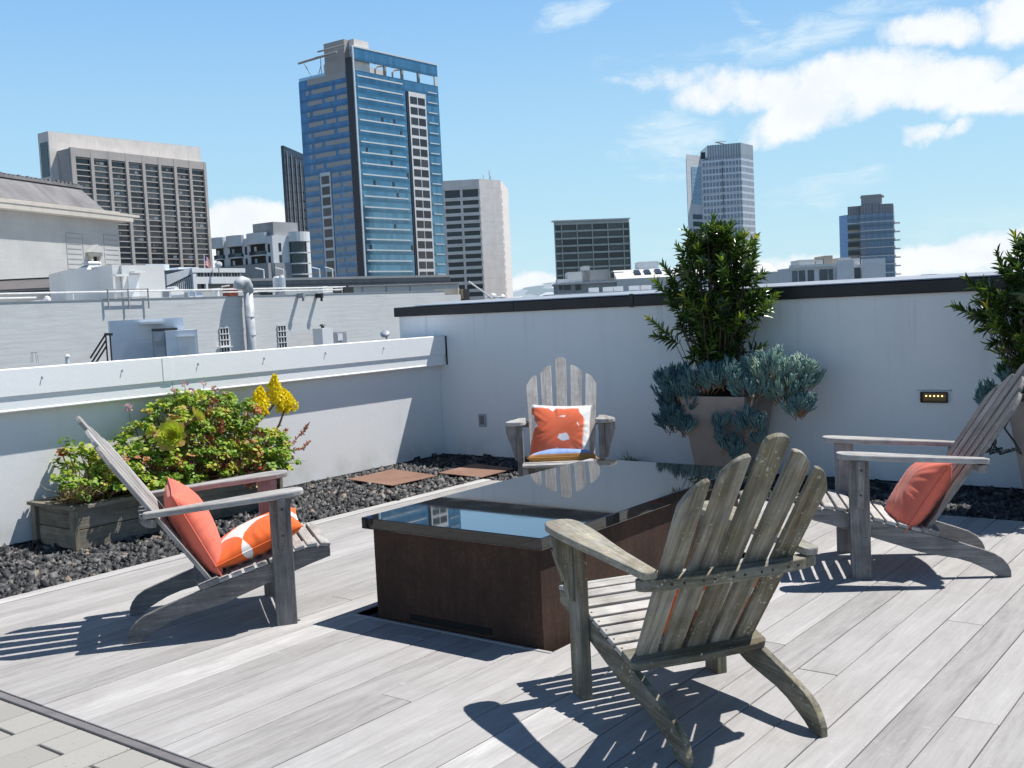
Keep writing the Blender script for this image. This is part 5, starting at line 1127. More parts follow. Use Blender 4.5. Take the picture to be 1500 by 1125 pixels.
def grey_rooftops():
    A = at(815, 410, 170); B = at(1010, 404, 170); Fm = Face(A, B)
    root = bld('pleated_hall', 'long low grey building with slanted skylights and a pleated wall, left of the shrub', 'building', A, SPN)
    zr = Fm.uv(820, 414)[1]; uP = Fm.uv(903, 410)[0]
    part(root, 'lower_wall', M_GREYB, lambda m: Fm.box(m, (0, uP), (ZG, Fm.uv(850, 416)[1]), (-12, 0)))
    part(root, 'ledge', M_RENDER, lambda m: Fm.box(m, (-.3, uP), (Fm.uv(850, 416)[1], Fm.uv(850, 413.5)[1]), (-12, .5)))
    for a, b in ((819, 824), (826, 836), (843, 851)): part(root, 'window', M_WIN, lambda m: Fm.box(m, (Fm.uv(a, 420)[0], Fm.uv(b, 420)[0]), (Fm.uv(a, 425)[1], Fm.uv(a, 417.5)[1]), (.02, .1)))
    for a, b, t, mm in ((818, 833, 408, M_WHITEB2), (833, 855, 397, M_RENDER), (855, 896, 394, M_GREYB), (857, 867, 388, M_RENDER)):
        part(root, 'roof_box', mm, lambda m: Fm.box(m, (Fm.uv(a, 405)[0], Fm.uv(b, 405)[0]), (zr-1, Fm.uv((a+b)/2, t)[1]), (-11, -4)))
    part(root, 'louvre', M_WIN, lambda m: Fm.box(m, (Fm.uv(897, 400)[0], Fm.uv(917, 400)[0]), (Fm.uv(905, 406)[1], Fm.uv(905, 397.5)[1]), (-3.9, -3.5)))
    # slanted skylight roof and pleated wall
    u0, u1 = uP, Fm.L+14; zb = Fm.uv(905, 413)[1]; zt = Fm.uv(920, 394)[1]; ze = Fm.uv(905, 409)[1]
    part(root, 'skylight_roof', M_RENDER, lambda m: m.prism([(.6, ze), (-5, zt), (-14, zt), (-14, zb-2), (.6, zb-2)], u0, u1, Fm.A, Fm.n, Z3, Fm.u))
    sl = (zt-ze)/5.6
    for px in (932, 947, 963, 979): u = Fm.uv(px, 400)[0]; part(root, 'skylight', M_WIN, lambda m: m.prism([(-1.2, ze+1.8*sl+.02), (-3.8, ze+4.4*sl+.02), (-3.8, ze+4.4*sl+.25), (-1.2, ze+1.8*sl+.25)], u, u+.9, Fm.A, Fm.n, Z3, Fm.u))
    part(root, 'pleated_wall', M_GREYB, lambda m: Fm.box(m, (u0, u1), (ZG, zb-2.02), (-14, .3)))
    n = 34
    for k in range(n): u = u0+(u1-u0)*k/n; part(root, 'pleat', M_RENDER, lambda m: m.prism([(u, .32), (u+.45, .9), (u+.5, .32)], zb-2.1-1.6, zb-2.0, Fm.A, Fm.u, Fm.n, Z3))
    part(root, 'plant_room', M_WHITEB2, lambda m: Fm.box(m, (Fm.uv(944, 390)[0], Fm.uv(975, 390)[0]), (zt-.5, Fm.uv(955, 380)[1]), (-13, -8)))
    A2 = at(800, 437, 120); B2 = at(1005, 425, 120); F2 = Face(A2, B2)
    r2 = bld('flat_roof_building', 'brownish flat roofed building just above the black coping of the rear wall', 'building', A2, SPN)
    zt2 = F2.uv(850, 428)[1]; part(r2, 'wall', M_TANB, lambda m: F2.box(m, (0, F2.L+30), (ZG, zt2-.4), (-30, 0))); part(r2, 'roof_edge', M_FRAMEW, lambda m: F2.box(m, (-.1, F2.L+30), (zt2-.38, zt2-.1), (-30, .2)))
    for px in (868, 890, 905, 930, 948): u = F2.uv(px, 425)[0]; part(r2, 'roof_vent', M_WHITEB, lambda m: F2.box(m, (u, u+1.1), (zt2-.1, zt2+.5), (-6, -4.5)))
grey_rooftops()

# --- stone theatre on the left with mansard roof
def stone_hall():
    B = at(172, 322, 90); A = at(-60, 312, 90); d = (B-A); A = Vector((B.x-math.cos(.95)*0, B.y, 0)); 
    L = atz(0, 303.5, B.z) ; Fm = Face(L-(B-L)*.6, B); nb = -Fm.n
    root = bld('stone_hall', 'grey stone hall with a sloping slate roof, cornice and small pedimented door', 'building', B)
    off = Fm.L
    zt = B.z; zc = Fm.uv(120, 320)[1]
    part(root, 'wall', M_STONE, lambda m: Fm.box(m, (0, Fm.uv(176, 370)[0]), (ZG, zc), (-22, 0)))
    part(root, 'attic_block', M_STONE2, lambda m: Fm.box(m, (0, Fm.uv(172, 315)[0]), (zc+.62, Fm.uv(120, 306.5)[1]+.1), (-22, .25)))
    part(root, 'cornice', M_STONE2, lambda m: (Fm.box(m, (0, Fm.uv(190, 322)[0]), (zc+.42, zc+.61), (-22, 1.0)), Fm.box(m, (0, Fm.uv(181, 322)[0]), (zc+.01, zc+.41), (-22, .95))))
    ztop = Fm.uvd(60, 268, -3)[1]; za = Fm.uv(120, 306.5)[1]+.1; ue = Fm.uvd(156, 306, -.6)[0]; ur = Fm.uvd(117, 271, -3)[0]
    def roof(m):
        v = [Fm.pt(0, za, -.6), Fm.pt(ue, za, -.6), Fm.pt(ue, za, -20), Fm.pt(0, za, -20), Fm.pt(0, ztop, -3.0), Fm.pt(ur, ztop, -3.0), Fm.pt(ur, ztop, -17), Fm.pt(0, ztop, -17)]
        h = ztop-za; g = [(0, 0, 0), (ue, 0, 0), (ue, 0, 3), (0, 0, 3), (0, h, 0), (ur, h, 0), (ur, h, 3), (0, h, 3)]
        m.add(v, [(0, 1, 5, 4), (1, 2, 6, 5), (4, 5, 6, 7), (0, 4, 7, 3)], g, .5)
    part(root, 'slate_roof', M_SLATE, roof)
    def crest(m):
        Fm.box(m, (0, ur+.1), (ztop, ztop+.22), (-3.3, -2.8))
        u = 0
        while u < ur: Fm.box(m, (u, u+.28), (ztop+.22, ztop+.22+.18*random.uniform(.5, 1.2)), (-3.2, -2.9)); u += .5
    part(root, 'roof_crest', M_SLATE, crest)
    part(root, 'upper_roof', M_SLATE, lambda m: m.prism([(0, ztop), (Fm.uv(14, 262)[0], ztop), (Fm.uv(-5, 252)[0], ztop+1.0), (0, ztop+1.0)], -8, -3.6, Fm.A, Fm.u, Z3, Fm.n))
    u = Fm.uv(137, 385)[0]; zd = Fm.uv(137, 395)[1]; zdt = Fm.uv(137, 376)[1]
    part(root, 'door', M_WIN, lambda m: Fm.box(m, (u-.38, u+.38), (zd, zdt), (.02, .06)))
    part(root, 'door_frame', M_STONE2, lambda m: (Fm.box(m, (u-.62, u-.39), (zd, zdt), (.02, .3)), Fm.box(m, (u+.39, u+.62), (zd, zdt), (.02, .3)), Fm.box(m, (u-.75, u+.75), (zdt+.01, zdt+.30), (.02, .35))))
    part(root, 'pediment', M_STONE, lambda m: Fm.poly(m, [(u-.95, zdt+.31), (u+.95, zdt+.31), (u, zdt+.95)], .02, .55))
    for px, wdt in ((97, 2), (121, 2), (152, 2)): uu = Fm.uv(px, 360)[0]; part(root, 'pilaster_joint', M_GREYB, lambda m: Fm.box(m, (uu, uu+.05), (Fm.uv(px, 398)[1], Fm.uv(px, 343)[1]), (.01, .03)))
    for a, b in ((97, 120), (154, 174)):
        for k in range(8): z = Fm.uv(a, 394)[1]+k*.40; part(root, 'rustication', M_GREYB, lambda m: Fm.box(m, (Fm.uv(a, 370)[0]+.1, Fm.uv(b, 370)[0]), (z, z+.045), (.01, .03)))
    part(root, 'lightning_rod', M_FRAMEW, lambda m: m.tube([at(42, 404, 84), at(42, 384, 84)], .05, 5))
stone_hall()

# --- painted brick neighbour with its rooftop clutter
def neighbour():
    A = at(0, 441.5, 48); B = at(640, 429, 72); u = (B-A); u.z = 0; A0 = A-u*.7; zt = 2.80; Fm = Face(A0, B)
    root = bld('brick_building', 'long pale painted brick building wall beyond the side parapet', 'building', A)
    part(root, 'wall', M_BRICKW, lambda m: Fm.box(m, (0, Fm.L+.8), (ZG, zt), (-.4, 0)))
    part(root, 'roof', M_RENDER, lambda m: Fm.box(m, (0, Fm.L+3), (zt-1.2, zt-.25), (-34, -.41)))
    part(root, 'wall_cap', M_GREYB, lambda m: Fm.box(m, (0, Fm.L+.8), (zt, zt+.04), (-.45, .03)))
    for a, b, c, d in ((320.5, 336, 480, 507), (405.5, 420, 476.5, 502)):
        ua, z1 = Fm.uv(a, c); ub, z0 = Fm.uv(b, d)
        w = part(root, 'window', M_WIN, lambda m: Fm.box(m, (ua, ub), (z0-.3, z1), (.004, .02)))
        def bars(m):
            for k in range(4): x = ua+(ub-ua-.05)*k/3; Fm.box(m, (x, x+.05), (z0-.3, z1), (.022, .05))
            for k in range(4): z = z0+(z1-z0-.05)*k/3; Fm.box(m, (ua, ub), (z, z+.05), (.052, .075))
        f = part(root, 'window_bars', M_FRAMEW, bars); f.parent = w; f.matrix_parent_inverse = w.matrix_parent_inverse.copy() if False else Matrix.Translation(-root.location) if False else Matrix.Identity(4)
        f.matrix_parent_inverse = Matrix.Identity(4)
    part(root, 'ledge', M_FRAMEW, lambda m: Fm.box(m, (Fm.uv(318, 508)[0], Fm.uv(338, 508)[0]), (Fm.uv(328, 509)[1], Fm.uv(328, 507.5)[1]), (.03, .2)))
    # duct with a gooseneck
    t = thing('roof_duct', 'big galvanized duct with a curved hood climbing the painted brick wall', 'duct', xy(Fm.pt(Fm.uv(357, 470)[0], 0))+(0,)); o = t.location
    ud, _ = Fm.uv(359, 470); zt_ = Fm.uv(357, 427)[1]; d = .42
    m = MB(); m.tube([Fm.pt(ud, -4, d)-o, Fm.pt(ud, zt_, d)-o], .26, 14); m.build('riser', M_FLASH2, t, smooth=True)
    m = MB(); m.tube([Fm.pt(ud, zt_-.05, d)-o, Fm.pt(ud-.02, zt_+.28, d)-o, Fm.pt(ud-.12, zt_+.48, d)-o, Fm.pt(ud-.36, zt_+.55, d)-o, Fm.pt(ud-.58, zt_+.42, d)-o, Fm.pt(ud-.64, zt_+.15, d)-o], .30, 14); m.build('hood', M_FLASH2, t, smooth=True)
    for z in (.6, 1.6): m = MB(); m.tube([Fm.pt(ud, z, d)-o, Fm.pt(ud, z+.06, d)-o], .275, 14); m.build('strap', M_GALV, t)
    # smaller wall pipes with hoods
    for px, lab in ((436, 'short bent vent hood left of two on the top of the brick wall'), (463, 'short dark vent hood right of two on the top of the brick wall')):
        uu, zz = Fm.uv(px, 433); t = thing('vent_hood', lab, 'vent', Fm.pt(uu, zz, 0)); m = MB(); m.box((-.07, .07), (-.05, .55), (-.15, .12), O3, Fm.u, Fm.n, Z3); m.tube([Vector((0, 0, .05))+Fm.n*.45, Fm.n*.45-Z3*.35], .07, 6); m.build('hood', M_GREYB if px < 450 else M_BLKMET, t)
    # chimney block below
    uu, zz = Fm.uv(452, 482); t = thing('chimney', 'squat white chimney block with a dark cowl in front of the brick wall', 'chimney', Fm.pt(uu, 0, 1.2))
    m = MB(); m.box((-.42, .42), (-.4, .4), (-3, zz+.02), O3, Fm.u, Fm.n, Z3); m.build('block', M_WHITEB, t)
    m = MB(); m.cyl((0, 0, zz+.03), .10, .12, 10); m.cyl((0, 0, zz+.15), .2, .10, 10, .12); m.build('cowl', M_BLKMET, t)
    uu, zz = Fm.uv(477, 487); t = thing('roof_box', 'small pale metal box beside the squat chimney', 'box', Fm.pt(uu, 0, 1.0)); m = MB(); m.box((-.35, .45), (-.3, .3), (-3, zz), O3, Fm.u, Fm.n, Z3); m.build('casing', M_FLASH, t); m = MB(); m.box((-.3, .1), (.302, .33), (zz-.5, zz-.1), O3, Fm.u, Fm.n, Z3); m.build('panel', M_FRAMEW, t)
    p = at(564, 489, 57); t = thing('satellite_dish', 'small grey dish seen over the sunlit parapet cap near the rear wall', 'dish', p); m = MB(); m.tube([O3, Vector((.02, -.03, .03)), Vector((.03, -.04, .05))], [.26, .22, .05], 14); m.build('dish', M_FLASH, t, smooth=True); m = MB(); m.tube([Vector((.05, .05, -.1)), Vector((.05, .05, -3))], .05, 6); m.build('mast', M_FLASH, t)
    # rails, guard, pipes on the roof edge
    t = thing('roof_rail', 'white pipe rail running along the top of the brick wall', 'railing', Fm.pt(Fm.uv(150, 430)[0], zt, -.8)); o = t.location
    za = Fm.uv(100, 427.5)[1]; zb_ = Fm.uv(40, 437)[1]
    m = MB(); m.tube([Fm.pt(1, za, -.8)-o, Fm.pt(Fm.uv(520, 422)[0], za, -.8)-o], .045, 6); m.build('top_rail', M_WPIPE, t)
    m = MB(); m.tube([Fm.pt(1, zt+.22, -.8)-o, Fm.pt(Fm.uv(66, 430)[0], zt+.22, -.8)-o], .05, 6); m.tube([Fm.pt(Fm.uv(340, 430)[0], zt+.28, -.8)-o, Fm.pt(Fm.uv(520, 422)[0], zt+.28, -.8)-o], .04, 6); m.build('lower_rail', M_WPIPE, t)
    for px in (10, 120, 200, 262, 300, 380, 415, 452, 490, 515): uu = Fm.uv(px, 428)[0]; m = MB(); m.tube([Fm.pt(uu, zt-.3, -.8)-o, Fm.pt(uu, za, -.8)-o], .03, 5); m.build('post', M_WPIPE, t)
    t = thing('ladder_guard', 'thin grey ladder guard hooked over the painted brick wall', 'railing', Fm.pt(Fm.uv(185, 440)[0], zt, .1)); o = t.location
    for px in (156, 186, 215):
        uu = Fm.uv(px, 440)[0]; m = MB(); m.tube([Fm.pt(uu, Fm.uv(px, 452)[1], .15)-o, Fm.pt(uu, za+.1, .15)-o], .04, 5); m.build('post', M_GREYB, t)
    for z in (zt+.1, zt+.5): m = MB(); m.tube([Fm.pt(Fm.uv(156, 440)[0], z, .15)-o, Fm.pt(Fm.uv(215, 440)[0], z, .15)-o], .03, 5); m.build('rail', M_GREYB, t)
    def roofthing(name, lab, cat, px, py, d, fn, mat, pn):
        p = at(px, py, 1/(1/48-(1/48-1/72)*px/640)+1.6); t = thing(name, lab, cat, p); m = MB(); fn(m); m.build(pn, mat, t, smooth=False); return t
    t = roofthing('vent_pipe', 'white vent cylinder on the brick roof left of the curved duct', 'vent', 317, 436, 58, lambda m: m.cyl((0, 0, -.3), .18, .75, 12), M_WHITEB, 'pipe'); m = MB(); m.cyl((0, 0, .46), .22, .06, 12); m.build('cap', M_WPIPE, t)
    t = roofthing('roof_tank', 'tall pale blue grey cylinder tank standing on the brick roof', 'tank', 410, 431, 62, lambda m: m.cyl((0, 0, -.4), .37, 1.35, 18), M_GALV, 'drum'); m = MB(); m.cyl((-.1, 0, .96), .28, .10, 12, .2); m.cyl((.16, .05, .96), .16, .16, 10, .1); m.build('lid', M_WPIPE, t)
    t = roofthing('rusty_unit', 'rust red roof unit half hidden behind the curved duct', 'machine', 338, 432, 60, lambda m: m.box((-.32, .28), (-.3, .3), (-.3, .42)), M_RUSTR, 'casing'); m = MB(); m.tube([Vector((-.4, -.3, .30)), Vector((-.36, -.3, .48)), Vector((.3, -.3, .52))], .04, 6); m.build('pipe', M_WPIPE, t)
    t = roofthing('vent_dome', 'small pale dome vent on the brick roof at the left', 'vent', 69, 439, 52, lambda m: m.tube([Vector((0, 0, -.3)), Vector((0, 0, .02)), Vector((0, 0, .14)), Vector((0, 0, .19))], [.16, .18, .13, .02], 12), M_FRAMEW, 'dome'); m = MB(); m.tube([Vector((-.2, 0, -.02)), Vector((-.9, -.4, -.05))], .03, 5); m.build('pipe', M_WPIPE, t)
    for i, (px, py, w, h, lab) in enumerate(((253, 432, .9, .42, 'low white roof hatch at the foot of the fin windowed pavilion'), (279, 433, 1.0, .30, 'flat pale blue roof unit beside the white roof hatch'), (385, 433, .8, .25, 'dark low roof vent between the duct and the tank'), (503, 424, 1.0, .20, 'thin dark roof louvre on the far part of the brick roof'), (476, 424, .5, .18, 'small round topped vent beyond the tank on the brick roof'))):
        t = roofthing('roof_unit', lab, 'machine', px, py, 63, lambda m: (m.box((-w/2, w/2), (-.4, .4), (-.4, h*.7)), m.tube([Vector((-w*.4, 0, h*.7)), Vector((w*.4, 0, h*.7))], h*.35, 8)), (M_WHITEB, M_BLUESHED, M_BLKMET, M_BLKMET, M_WHITEB)[i], 'casing')
        m = MB(); m.box((-w*.3, w*.3), (-.43, -.402), (-.1, h*.45)); m.build('grille', M_GREYB, t)
    # further parapet and end blocks
    a = at(455, 427, 84); b = at(672, 415, 92); b.z = a.z; F2 = Face(a, b); root = bld('roof_parapet', 'long pale roof parapet behind the brick wall below the glass tower', 'building', a)
    part(root, 'wall', M_RENDER, lambda m: F2.box(m, (-10, F2.L), (ZG, F2.uv(560, 419)[1]), (-20, 0))); part(root, 'cap', M_STEELB, lambda m: F2.box(m, (-10, F2.L+.1), (F2.uv(560, 418.9)[1], F2.uv(560, 417.2)[1]), (-20, .3)))
    for px in (500, 530, 565, 600): uu = F2.uv(px, 425)[0]; part(root, 'panel_joint', M_GREYB, lambda m: F2.box(m, (uu, uu+.08), (ZG+10, F2.uv(560, 419.5)[1]), (.01, .05)))
    a = at(636, 424, 75); b = at(671, 421, 75); b.z = a.z; F3 = Face(a, b); t = bld('tan_block', 'small tan stair block between the brick wall and the black coping', 'building', a); part(t, 'wall', M_TANB, lambda m: F3.box(m, (0, F3.L), (ZG, a.z), (-3, 0))); part(t, 'lamp_box', M_WHITEB, lambda m: F3.box(m, (.25, .62), (F3.uv(645, 439)[1], F3.uv(645, 434)[1]), (.02, .4)))
    p = at(679, 432, 77); t = thing('fabric_vents', 'dark louvred roof unit with two pale flaps beside the tan stair block', 'machine', p); m = MB(); m.box((-.32, .32), (-.3, .3), (-.6, .42)); m.build('casing', M_BLKMET, t); m = MB(); m.box((-.46, -.12), (-.36, -.31), (-.35, .40)); m.box((.02, .26), (-.36, -.31), (-.3, .42)); m.build('flap', M_TANB, t)
    p = at(715, 440, 75); t = thing('roof_brace', 'white diagonal pipe brace over the coping in front of the granite tower', 'pipe', p); m = MB(); m.tube([Vector((.9, .6, -.5)), Vector((-1.1, -.7, 1.4))], .06, 6); m.build('brace', M_WPIPE, t); m = MB(); m.tube([Vector((-.1, 0, .2)), Vector((.9, .6, .2)), Vector((.9, .6, -.5))], .05, 6); m.build('post', M_WPIPE, t)
    t = roofthing('roof_turbine', 'pair of round white roof ventilators right of the dark louvred unit', 'vent', 722, 436, 72, lambda m: m.tube([Vector((0, 0, -.4)), Vector((0, 0, 0)), Vector((0, 0, .15)), Vector((0, 0, .28)), Vector((0, 0, .33))], [.2, .26, .3, .2, .02], 12), M_WPIPE, 'ventilator'); m = MB(); m.tube([Vector((.6, .4, -.4)), Vector((.6, .4, .05)), Vector((.6, .4, .22))], [.2, .24, .05], 12); m.build('ventilator', M_WPIPE, t)
neighbour()

def penthouses():
    A = at(95, 397, 62); B = at(240, 388, 64); L = at(71, 398, 66); A.z = B.z = at(95, 396, 62).z
    F1 = Face(A, at(168, 395, 62.5)); F0 = Face(L, A)
    root = bld('stair_penthouse', 'grey rendered roof penthouse with a skylight cap and hooded door', 'building', A)
    z1 = A.z; part(root, 'wall', M_RENDER, lambda m: block(m, [xy(A), xy(F1.B), xy(F1.B-F1.n*8), xy(L-F1.n*5), xy(L)], ZG, z1))
    u = F1.uv(127, 395)[0]; p = F1.pt(u, z1, -1.4)
    def sky(m):
        for h, (r0, z0, r1, zz) in enumerate(((.78, 0, .62, .12), (.60, .12, .34, .30), (.30, .30, .30, .42), (.40, .42, .30, .52))):
            vs = [p+Vector((sx*r0, sy*r0, z0)) for sx, sy in ((-1, -1), (1, -1), (1, 1), (-1, 1))]+[p+Vector((sx*r1, sy*r1, zz)) for sx, sy in ((-1, -1), (1, -1), (1, 1), (-1, 1))]
            m.add(vs, [(0, 1, 5, 4), (1, 2, 6, 5), (2, 3, 7, 6), (3, 0, 4, 7), (4, 5, 6, 7)], None, .5)
    part(root, 'skylight_cap', M_GALV, sky)
    F2 = Face(at(178, 389, 61.5), at(240, 388, 63.5)); z2 = at(205, 388.5, 62.5).z
    part(root, 'rear_block', M_RENDER, lambda m: F2.box(m, (0, F2.L), (ZG, z2), (-6, 0)))
    part(root, 'side_recess', M_RENDER, lambda m: F2.box(m, (F2.uv(168, 410)[0], -.02), (ZG, z1+.15), (-4, -.2)))
    for a, b, c in ((163, 182, 404), (190, 206, 399)): part(root, 'hood', M_FRAMEW, lambda m: F2.box(m, (F2.uv(a, c)[0], F2.uv(b, c)[0]), (F2.uv(a, c)[1]-.05, F2.uv(a, c)[1]+.06), (.02, .55)))
    part(root, 'door', M_WHITEB, lambda m: F2.box(m, (F2.uv(188, 420)[0], F2.uv(203, 420)[0]), (-1, F2.uv(195, 403)[1]), (.01, .05)))
    # fin windowed pavilion
    C = at(280, 393, 120); R = at(352, 394.5, 126); L = at(242, 400, 118); R.z = C.z
    Fa = Face(L, C); Fb = Face(C, R); root = bld('fin_pavilion', 'white flat roofed pavilion with tall window fins below the white apartments', 'building', C)
    part(root, 'core', M_WINB, lambda m: (block(m, [xy(L), xy(C), xy(R), xy(R-Fb.n*10), xy(L-Fb.n*10)], ZG, C.z-.2)))
    part(root, 'roof', M_WHITEB, lambda m: (Fb.box(m, (-.3, Fb.L+.3), (C.z-.5, C.z), (-10, .5)), m.prism([(0, C.z-1.9), (Fa.L+.2, C.z-.5), (Fa.L+.2, C.z), (0, C.z-.7)], -8, .3, Fa.A, Fa.u, Z3, Fa.n)))
    zm = Fb.uv(310, 412)[1]; part(root, 'floor_band', M_WHITEB, lambda m: Fb.box(m, (0, Fb.L), (zm-.3, zm+.5), (.0, .4)))
    for k in range(16): part(root, 'fin', M_TANBAND if k % 3 else M_FRAMEW, lambda m: Fb.box(m, (.1+k*Fb.L/16, .22+k*Fb.L/16), (zm+.52, C.z-.52), (.05, .3)))
    for k in range(13): part(root, 'mullion', M_FRAMEW, lambda m: Fa.box(m, (.1+k*Fa.L/13, .2+k*Fa.L/13), (ZG+12, C.z-2.0+.1*k), (.02, .2)))
    part(root, 'corner_post', M_WHITEB, lambda m: (Fb.box(m, (-.2, .3), (ZG, C.z-.5), (.05, .45)), Fb.box(m, (1.6, 1.9), (ZG, zm-.3), (.05, .4)), Fb.box(m, (0, Fb.L), (zm-3.5, zm-2.6), (.0, .35))))
    part(root, 'roof_unit', M_BLUESHED, lambda m: (Fb.box(m, (-3.0, 0.2), (C.z, C.z+.7), (-8, -4)), Fb.box(m, (1.5, 4.5), (C.z, C.z+.35), (-8, -4))))
    p = at(300, 392, 122); t = thing('flagpole', 'white flagpole with a small striped flag above the fin windowed pavilion', 'flagpole', (p.x, p.y, p.z)); m = MB(); m.tube([Vector((0, 0, -2.4)), Vector((0, 0, 1.5))], .05, 6); m.build('pole', M_FRAMEW, t)
    tf = NT('striped_flag'); g = tf.attr('g'); x, y, z = tf.sep(g)[0:3]; st = tf.math('LESS_THAN', tf.math('FRACT', tf.math('MULTIPLY', y, 5.4)), .54); c = tf.mix(st, (.6, .58, .57), (.45, .04, .05))
    can = tf.math('MULTIPLY', tf.math('LESS_THAN', x, .45), tf.math('GREATER_THAN', y, .55)); tf.set(tf.mix(can, c, (.03, .05, .16)), .8)
    m = MB(); n = 9; vs = []; gs = []
    for i in range(n):
        for j in range(2): q = i/(n-1); vs.append(Fb.u*(q*.85)+Fb.n*(.1*math.sin(q*7))+Z3*(.25+1.15*j-.45*q*q)); gs.append((q, j*1.2, 0))
    m.add(vs, [(2*i, 2*i+2, 2*i+3, 2*i+1) for i in range(n-1)], gs); m.build('flag', tf.m, t)
    p = at(320, 388, 122); t = thing('roof_dish', 'small white satellite dish on the white pavilion roof', 'dish', p); m = MB(); m.tube([O3, Vector((.1, -.1, .03)), Vector((.16, -.16, .05))], [.42, .36, .05], 14); m.build('dish', M_WPIPE, t); m = MB(); m.tube([Vector((0, 0, -.3)), Vector((0, 0, -1.0))], .06, 6); m.build('mast', M_GREYB, t)
    # podium in front of the white flats and the tower
    A = at(352, 412, 170); B = at(660, 418, 200); B.z = A.z; Fp = Face(A, B); root = bld('dark_podium', 'dark glazed low building at the foot of the blue glass tower', 'building', A)
    part(root, 'wall', M_GLD, lambda m: Fp.box(m, (-3, Fp.L), (ZG, A.z), (-14, 0)))
    part(root, 'roof_edge', M_GREYB, lambda m: Fp.box(m, (-3, Fp.L), (A.z, A.z+.4), (-14, .3)))
    for px in (396, 425, 478, 497): uu = Fp.uv(px, 405)[0]; part(root, 'roof_mast', M_FRAMEW, lambda m: (m.tube([Fp.pt(uu, A.z, -2), Fp.pt(uu, A.z+1.9, -2), Fp.pt(uu-1.5, A.z+2.2, -2)], .12, 5)))
    # tiled roof edge at far left
    A = at(-40, 408, 68); B = at(71, 408, 68); Fq = Face(A, B); root = bld('tiled_roof', 'dark ribbed metal roof strip below the stone hall at the left edge', 'building', A)
    z0 = Fq.uv(30, 423)[1]; z1 = Fq.uv(30, 408.5)[1]
    part(root, 'ribbed_roof', masonry('ribbed_roof_metal', (.16, .15, .15), 0, .22, .3, lw=.2), lambda m: m.prism([(0, z0), (0, z0-.12), (-2, z1-.12), (-2, z1)], 0, Fq.L, Fq.A, Fq.n, Z3, Fq.u)); part(root, 'eave', M_BLKMET, lambda m: (Fq.box(m, (0, Fq.L), (z0-.25, z0-.13), (-.5, .1)), Fq.box(m, (0, Fq.L), (z1+.02, z1+.12), (-2.4, -2.0)))); part(root, 'wall', M_STONE2, lambda m: Fq.box(m, (0, Fq.L), (ZG, z0-.26), (-3, 0)))
penthouses()

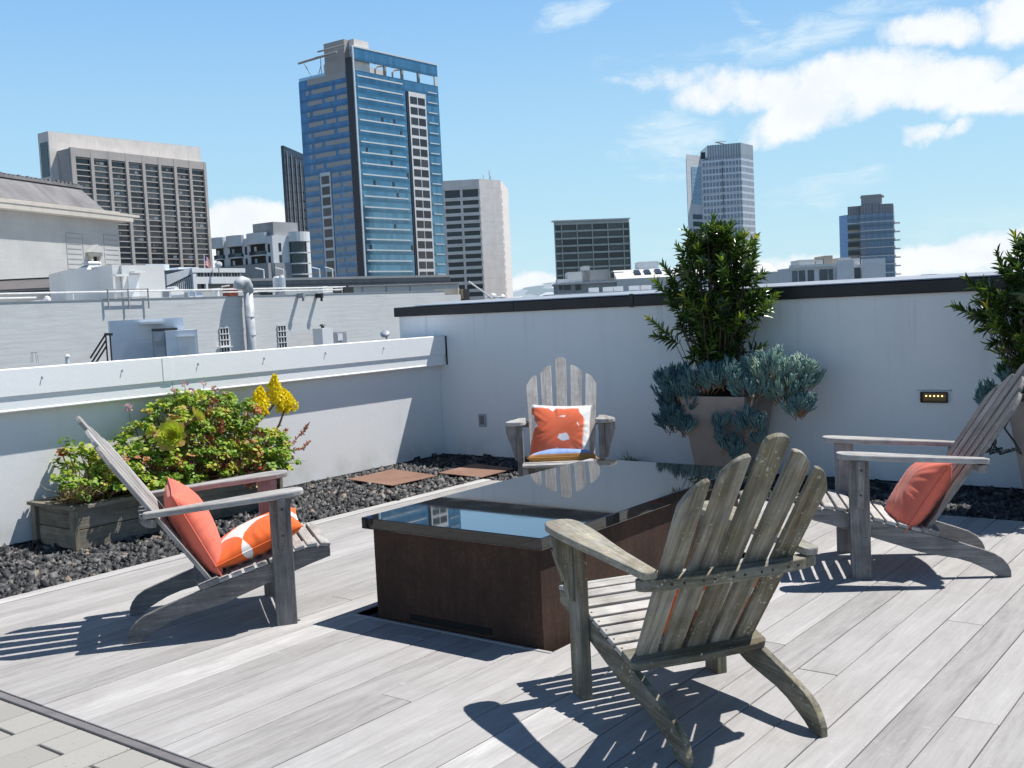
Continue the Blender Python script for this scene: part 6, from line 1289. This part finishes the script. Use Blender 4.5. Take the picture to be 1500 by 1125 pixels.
def shed():
    A = at(160, 470, 41); B = at(268, 466, 42); B.z = A.z; Fa = Face(A, B); root = bld('roof_shed', 'blue grey sheet metal shed on the lower roof before the brick wall', 'shed', A)
    part(root, 'main_box', M_BLUESHED, lambda m: Fa.box(m, (0, Fa.L), (-4, A.z), (-3, 0)))
    part(root, 'awning', M_WHITEB, lambda m: Fa.box(m, (Fa.uv(204, 473)[0], Fa.uv(239, 473)[0]), (Fa.uv(204, 475.5)[1], Fa.uv(204, 472.5)[1]), (.02, .75)))
    zb = Fa.uv(250, 484)[1]; a, b = Fa.uv(222, 484)[0], Fa.uv(283, 484)[0]
    part(root, 'front_box', M_BLUESHED, lambda m: Fa.box(m, (a+.4, b), (-4, zb), (.02, 1.6)))
    part(root, 'box_side', M_FLASH, lambda m: Fa.box(m, (a, a+.38), (-4, zb-.02), (.02, 1.5)))
    part(root, 'dark_flashing', M_BLKMET, lambda m: Fa.box(m, (a, a+.9), (zb+.01, zb+.10), (.02, 1.0)))
    part(root, 'door', M_WHITEB2, lambda m: Fa.box(m, (Fa.uv(255, 495)[0], Fa.uv(280, 495)[0]), (-3, Fa.uv(265, 493)[1]), (1.61, 1.64)))
    part(root, 'door_rail', M_FRAMEW, lambda m: Fa.box(m, (Fa.uv(255, 493)[0], Fa.uv(280, 493)[0]), (Fa.uv(265, 493.5)[1], Fa.uv(265, 492)[1]), (1.65, 1.72)))
    part(root, 'louvre', M_GREYB, lambda m: Fa.box(m, (a+.03, a+.35), (zb-.55, zb-.35), (1.51, 1.54)))
    p = at(150, 510, 40); t = thing('steel_stair', 'dark steel stair rail rising beside the blue grey shed', 'stair', p)
    u = Fa.u
    for k in range(3): m = MB(); m.tube([u*-.45+Z3*(-.35-.22*k)+Fa.n*.1*k, u*.15+Z3*(.52-.22*k)+Fa.n*.1*k], .035, 5); m.build('stringer', M_BLKMET, t)
    for x in (.15, .30): m = MB(); m.tube([u*x+Z3*.52, u*x-Z3*.8], .03, 5); m.build('post', M_BLKMET, t)
    m = MB(); m.tube([u*.1+Z3*.52, u*.4+Z3*.5], .05, 5); m.build('landing', M_BLKMET, t)
    p = at(50, 519, 38); t = thing('wire_chair', 'thin wire frame standing on the lower roof at the left edge', 'frame', p); m = MB()
    for x in (-.2, -.1, .1, .2): m.tube([Vector((x*1.3, 0, -.3)), Vector((x, 0, .07))], .008, 4)
    m.tube([Vector((-.2, 0, .07)), Vector((.2, 0, .07))], .008, 4); m.build('wires', M_GREYB, t)
    p = at(98, 522, 38); t = thing('vent_pipe', 'tiny white pipe cap peeping over the side parapet', 'vent', p); m = MB(); m.cyl((0, 0, -.3), .07, .3, 8); m.cyl((0, 0, 0), .11, .07, 10, .06); m.build('cap', M_WPIPE, t)
shed()
p = at(1364, 408.5, 300); t = bld('distant_block', 'tiny grey block just above the coping near the right edge', 'building', p); part(t, 'wall', M_GREYB, lambda m: m.box((-1.9, 1.9), (-2, 2), (ZG, p.z+.9), Vector((p.x, p.y, 0)))); part(t, 'parapet', M_RENDER, lambda m: m.box((-2.1, 2.1), (-2.2, 2.2), (p.z+.9, p.z+1.3), Vector((p.x, p.y, 0))))

# --- ground of the city and far hills
m = MB(); m.add([(-6000, -3000, ZG), (4000, -3000, ZG), (4000, 7000, ZG), (-6000, 7000, ZG)], [(0, 1, 2, 3)]); tag(m.build('ground', plain('city_asphalt', (.10, .10, .10), .9, 0, .4, .02)), kind='structure')
def hills():
    rs = np.random.RandomState(5); V = []; Fc = []; n = 90; R = 2600
    for i in range(n+1):
        th = math.radians(-22+i*112/n); x, y = -R*math.sin(th+.25), R*math.cos(th+.25)
        h = 30+24*math.sin(i*.22+.6)+16*math.sin(i*.57+2)+9*rs.rand()
        for k, (f, z) in enumerate(((.86, -1), (.93, .45), (1.0, 1.0), (1.15, -1))): V.append((x*f, y*f, ZG if z < 0 else ZG+(h+14)*z+rs.rand()*4))
        if i:
            for k in range(3): a = (i-1)*4+k; Fc.append((a, a+4, a+5, a+1))
    t = NT('hazy_hills'); v = t.voro(t.map(t.geo(), (.03, .03, .06)), 1, 'F1', 'Color'); c = t.ramp(t.sep(v)[0], [(.3, (.17, .22, .25)), (.6, (.26, .31, .35)), (.85, (.42, .46, .50))], 'CONSTANT'); t.set(c, .9)
    tag(npmesh('hills', np.array(V), np.array(Fc)[:, ::-1], t.m), kind='structure')
hills()
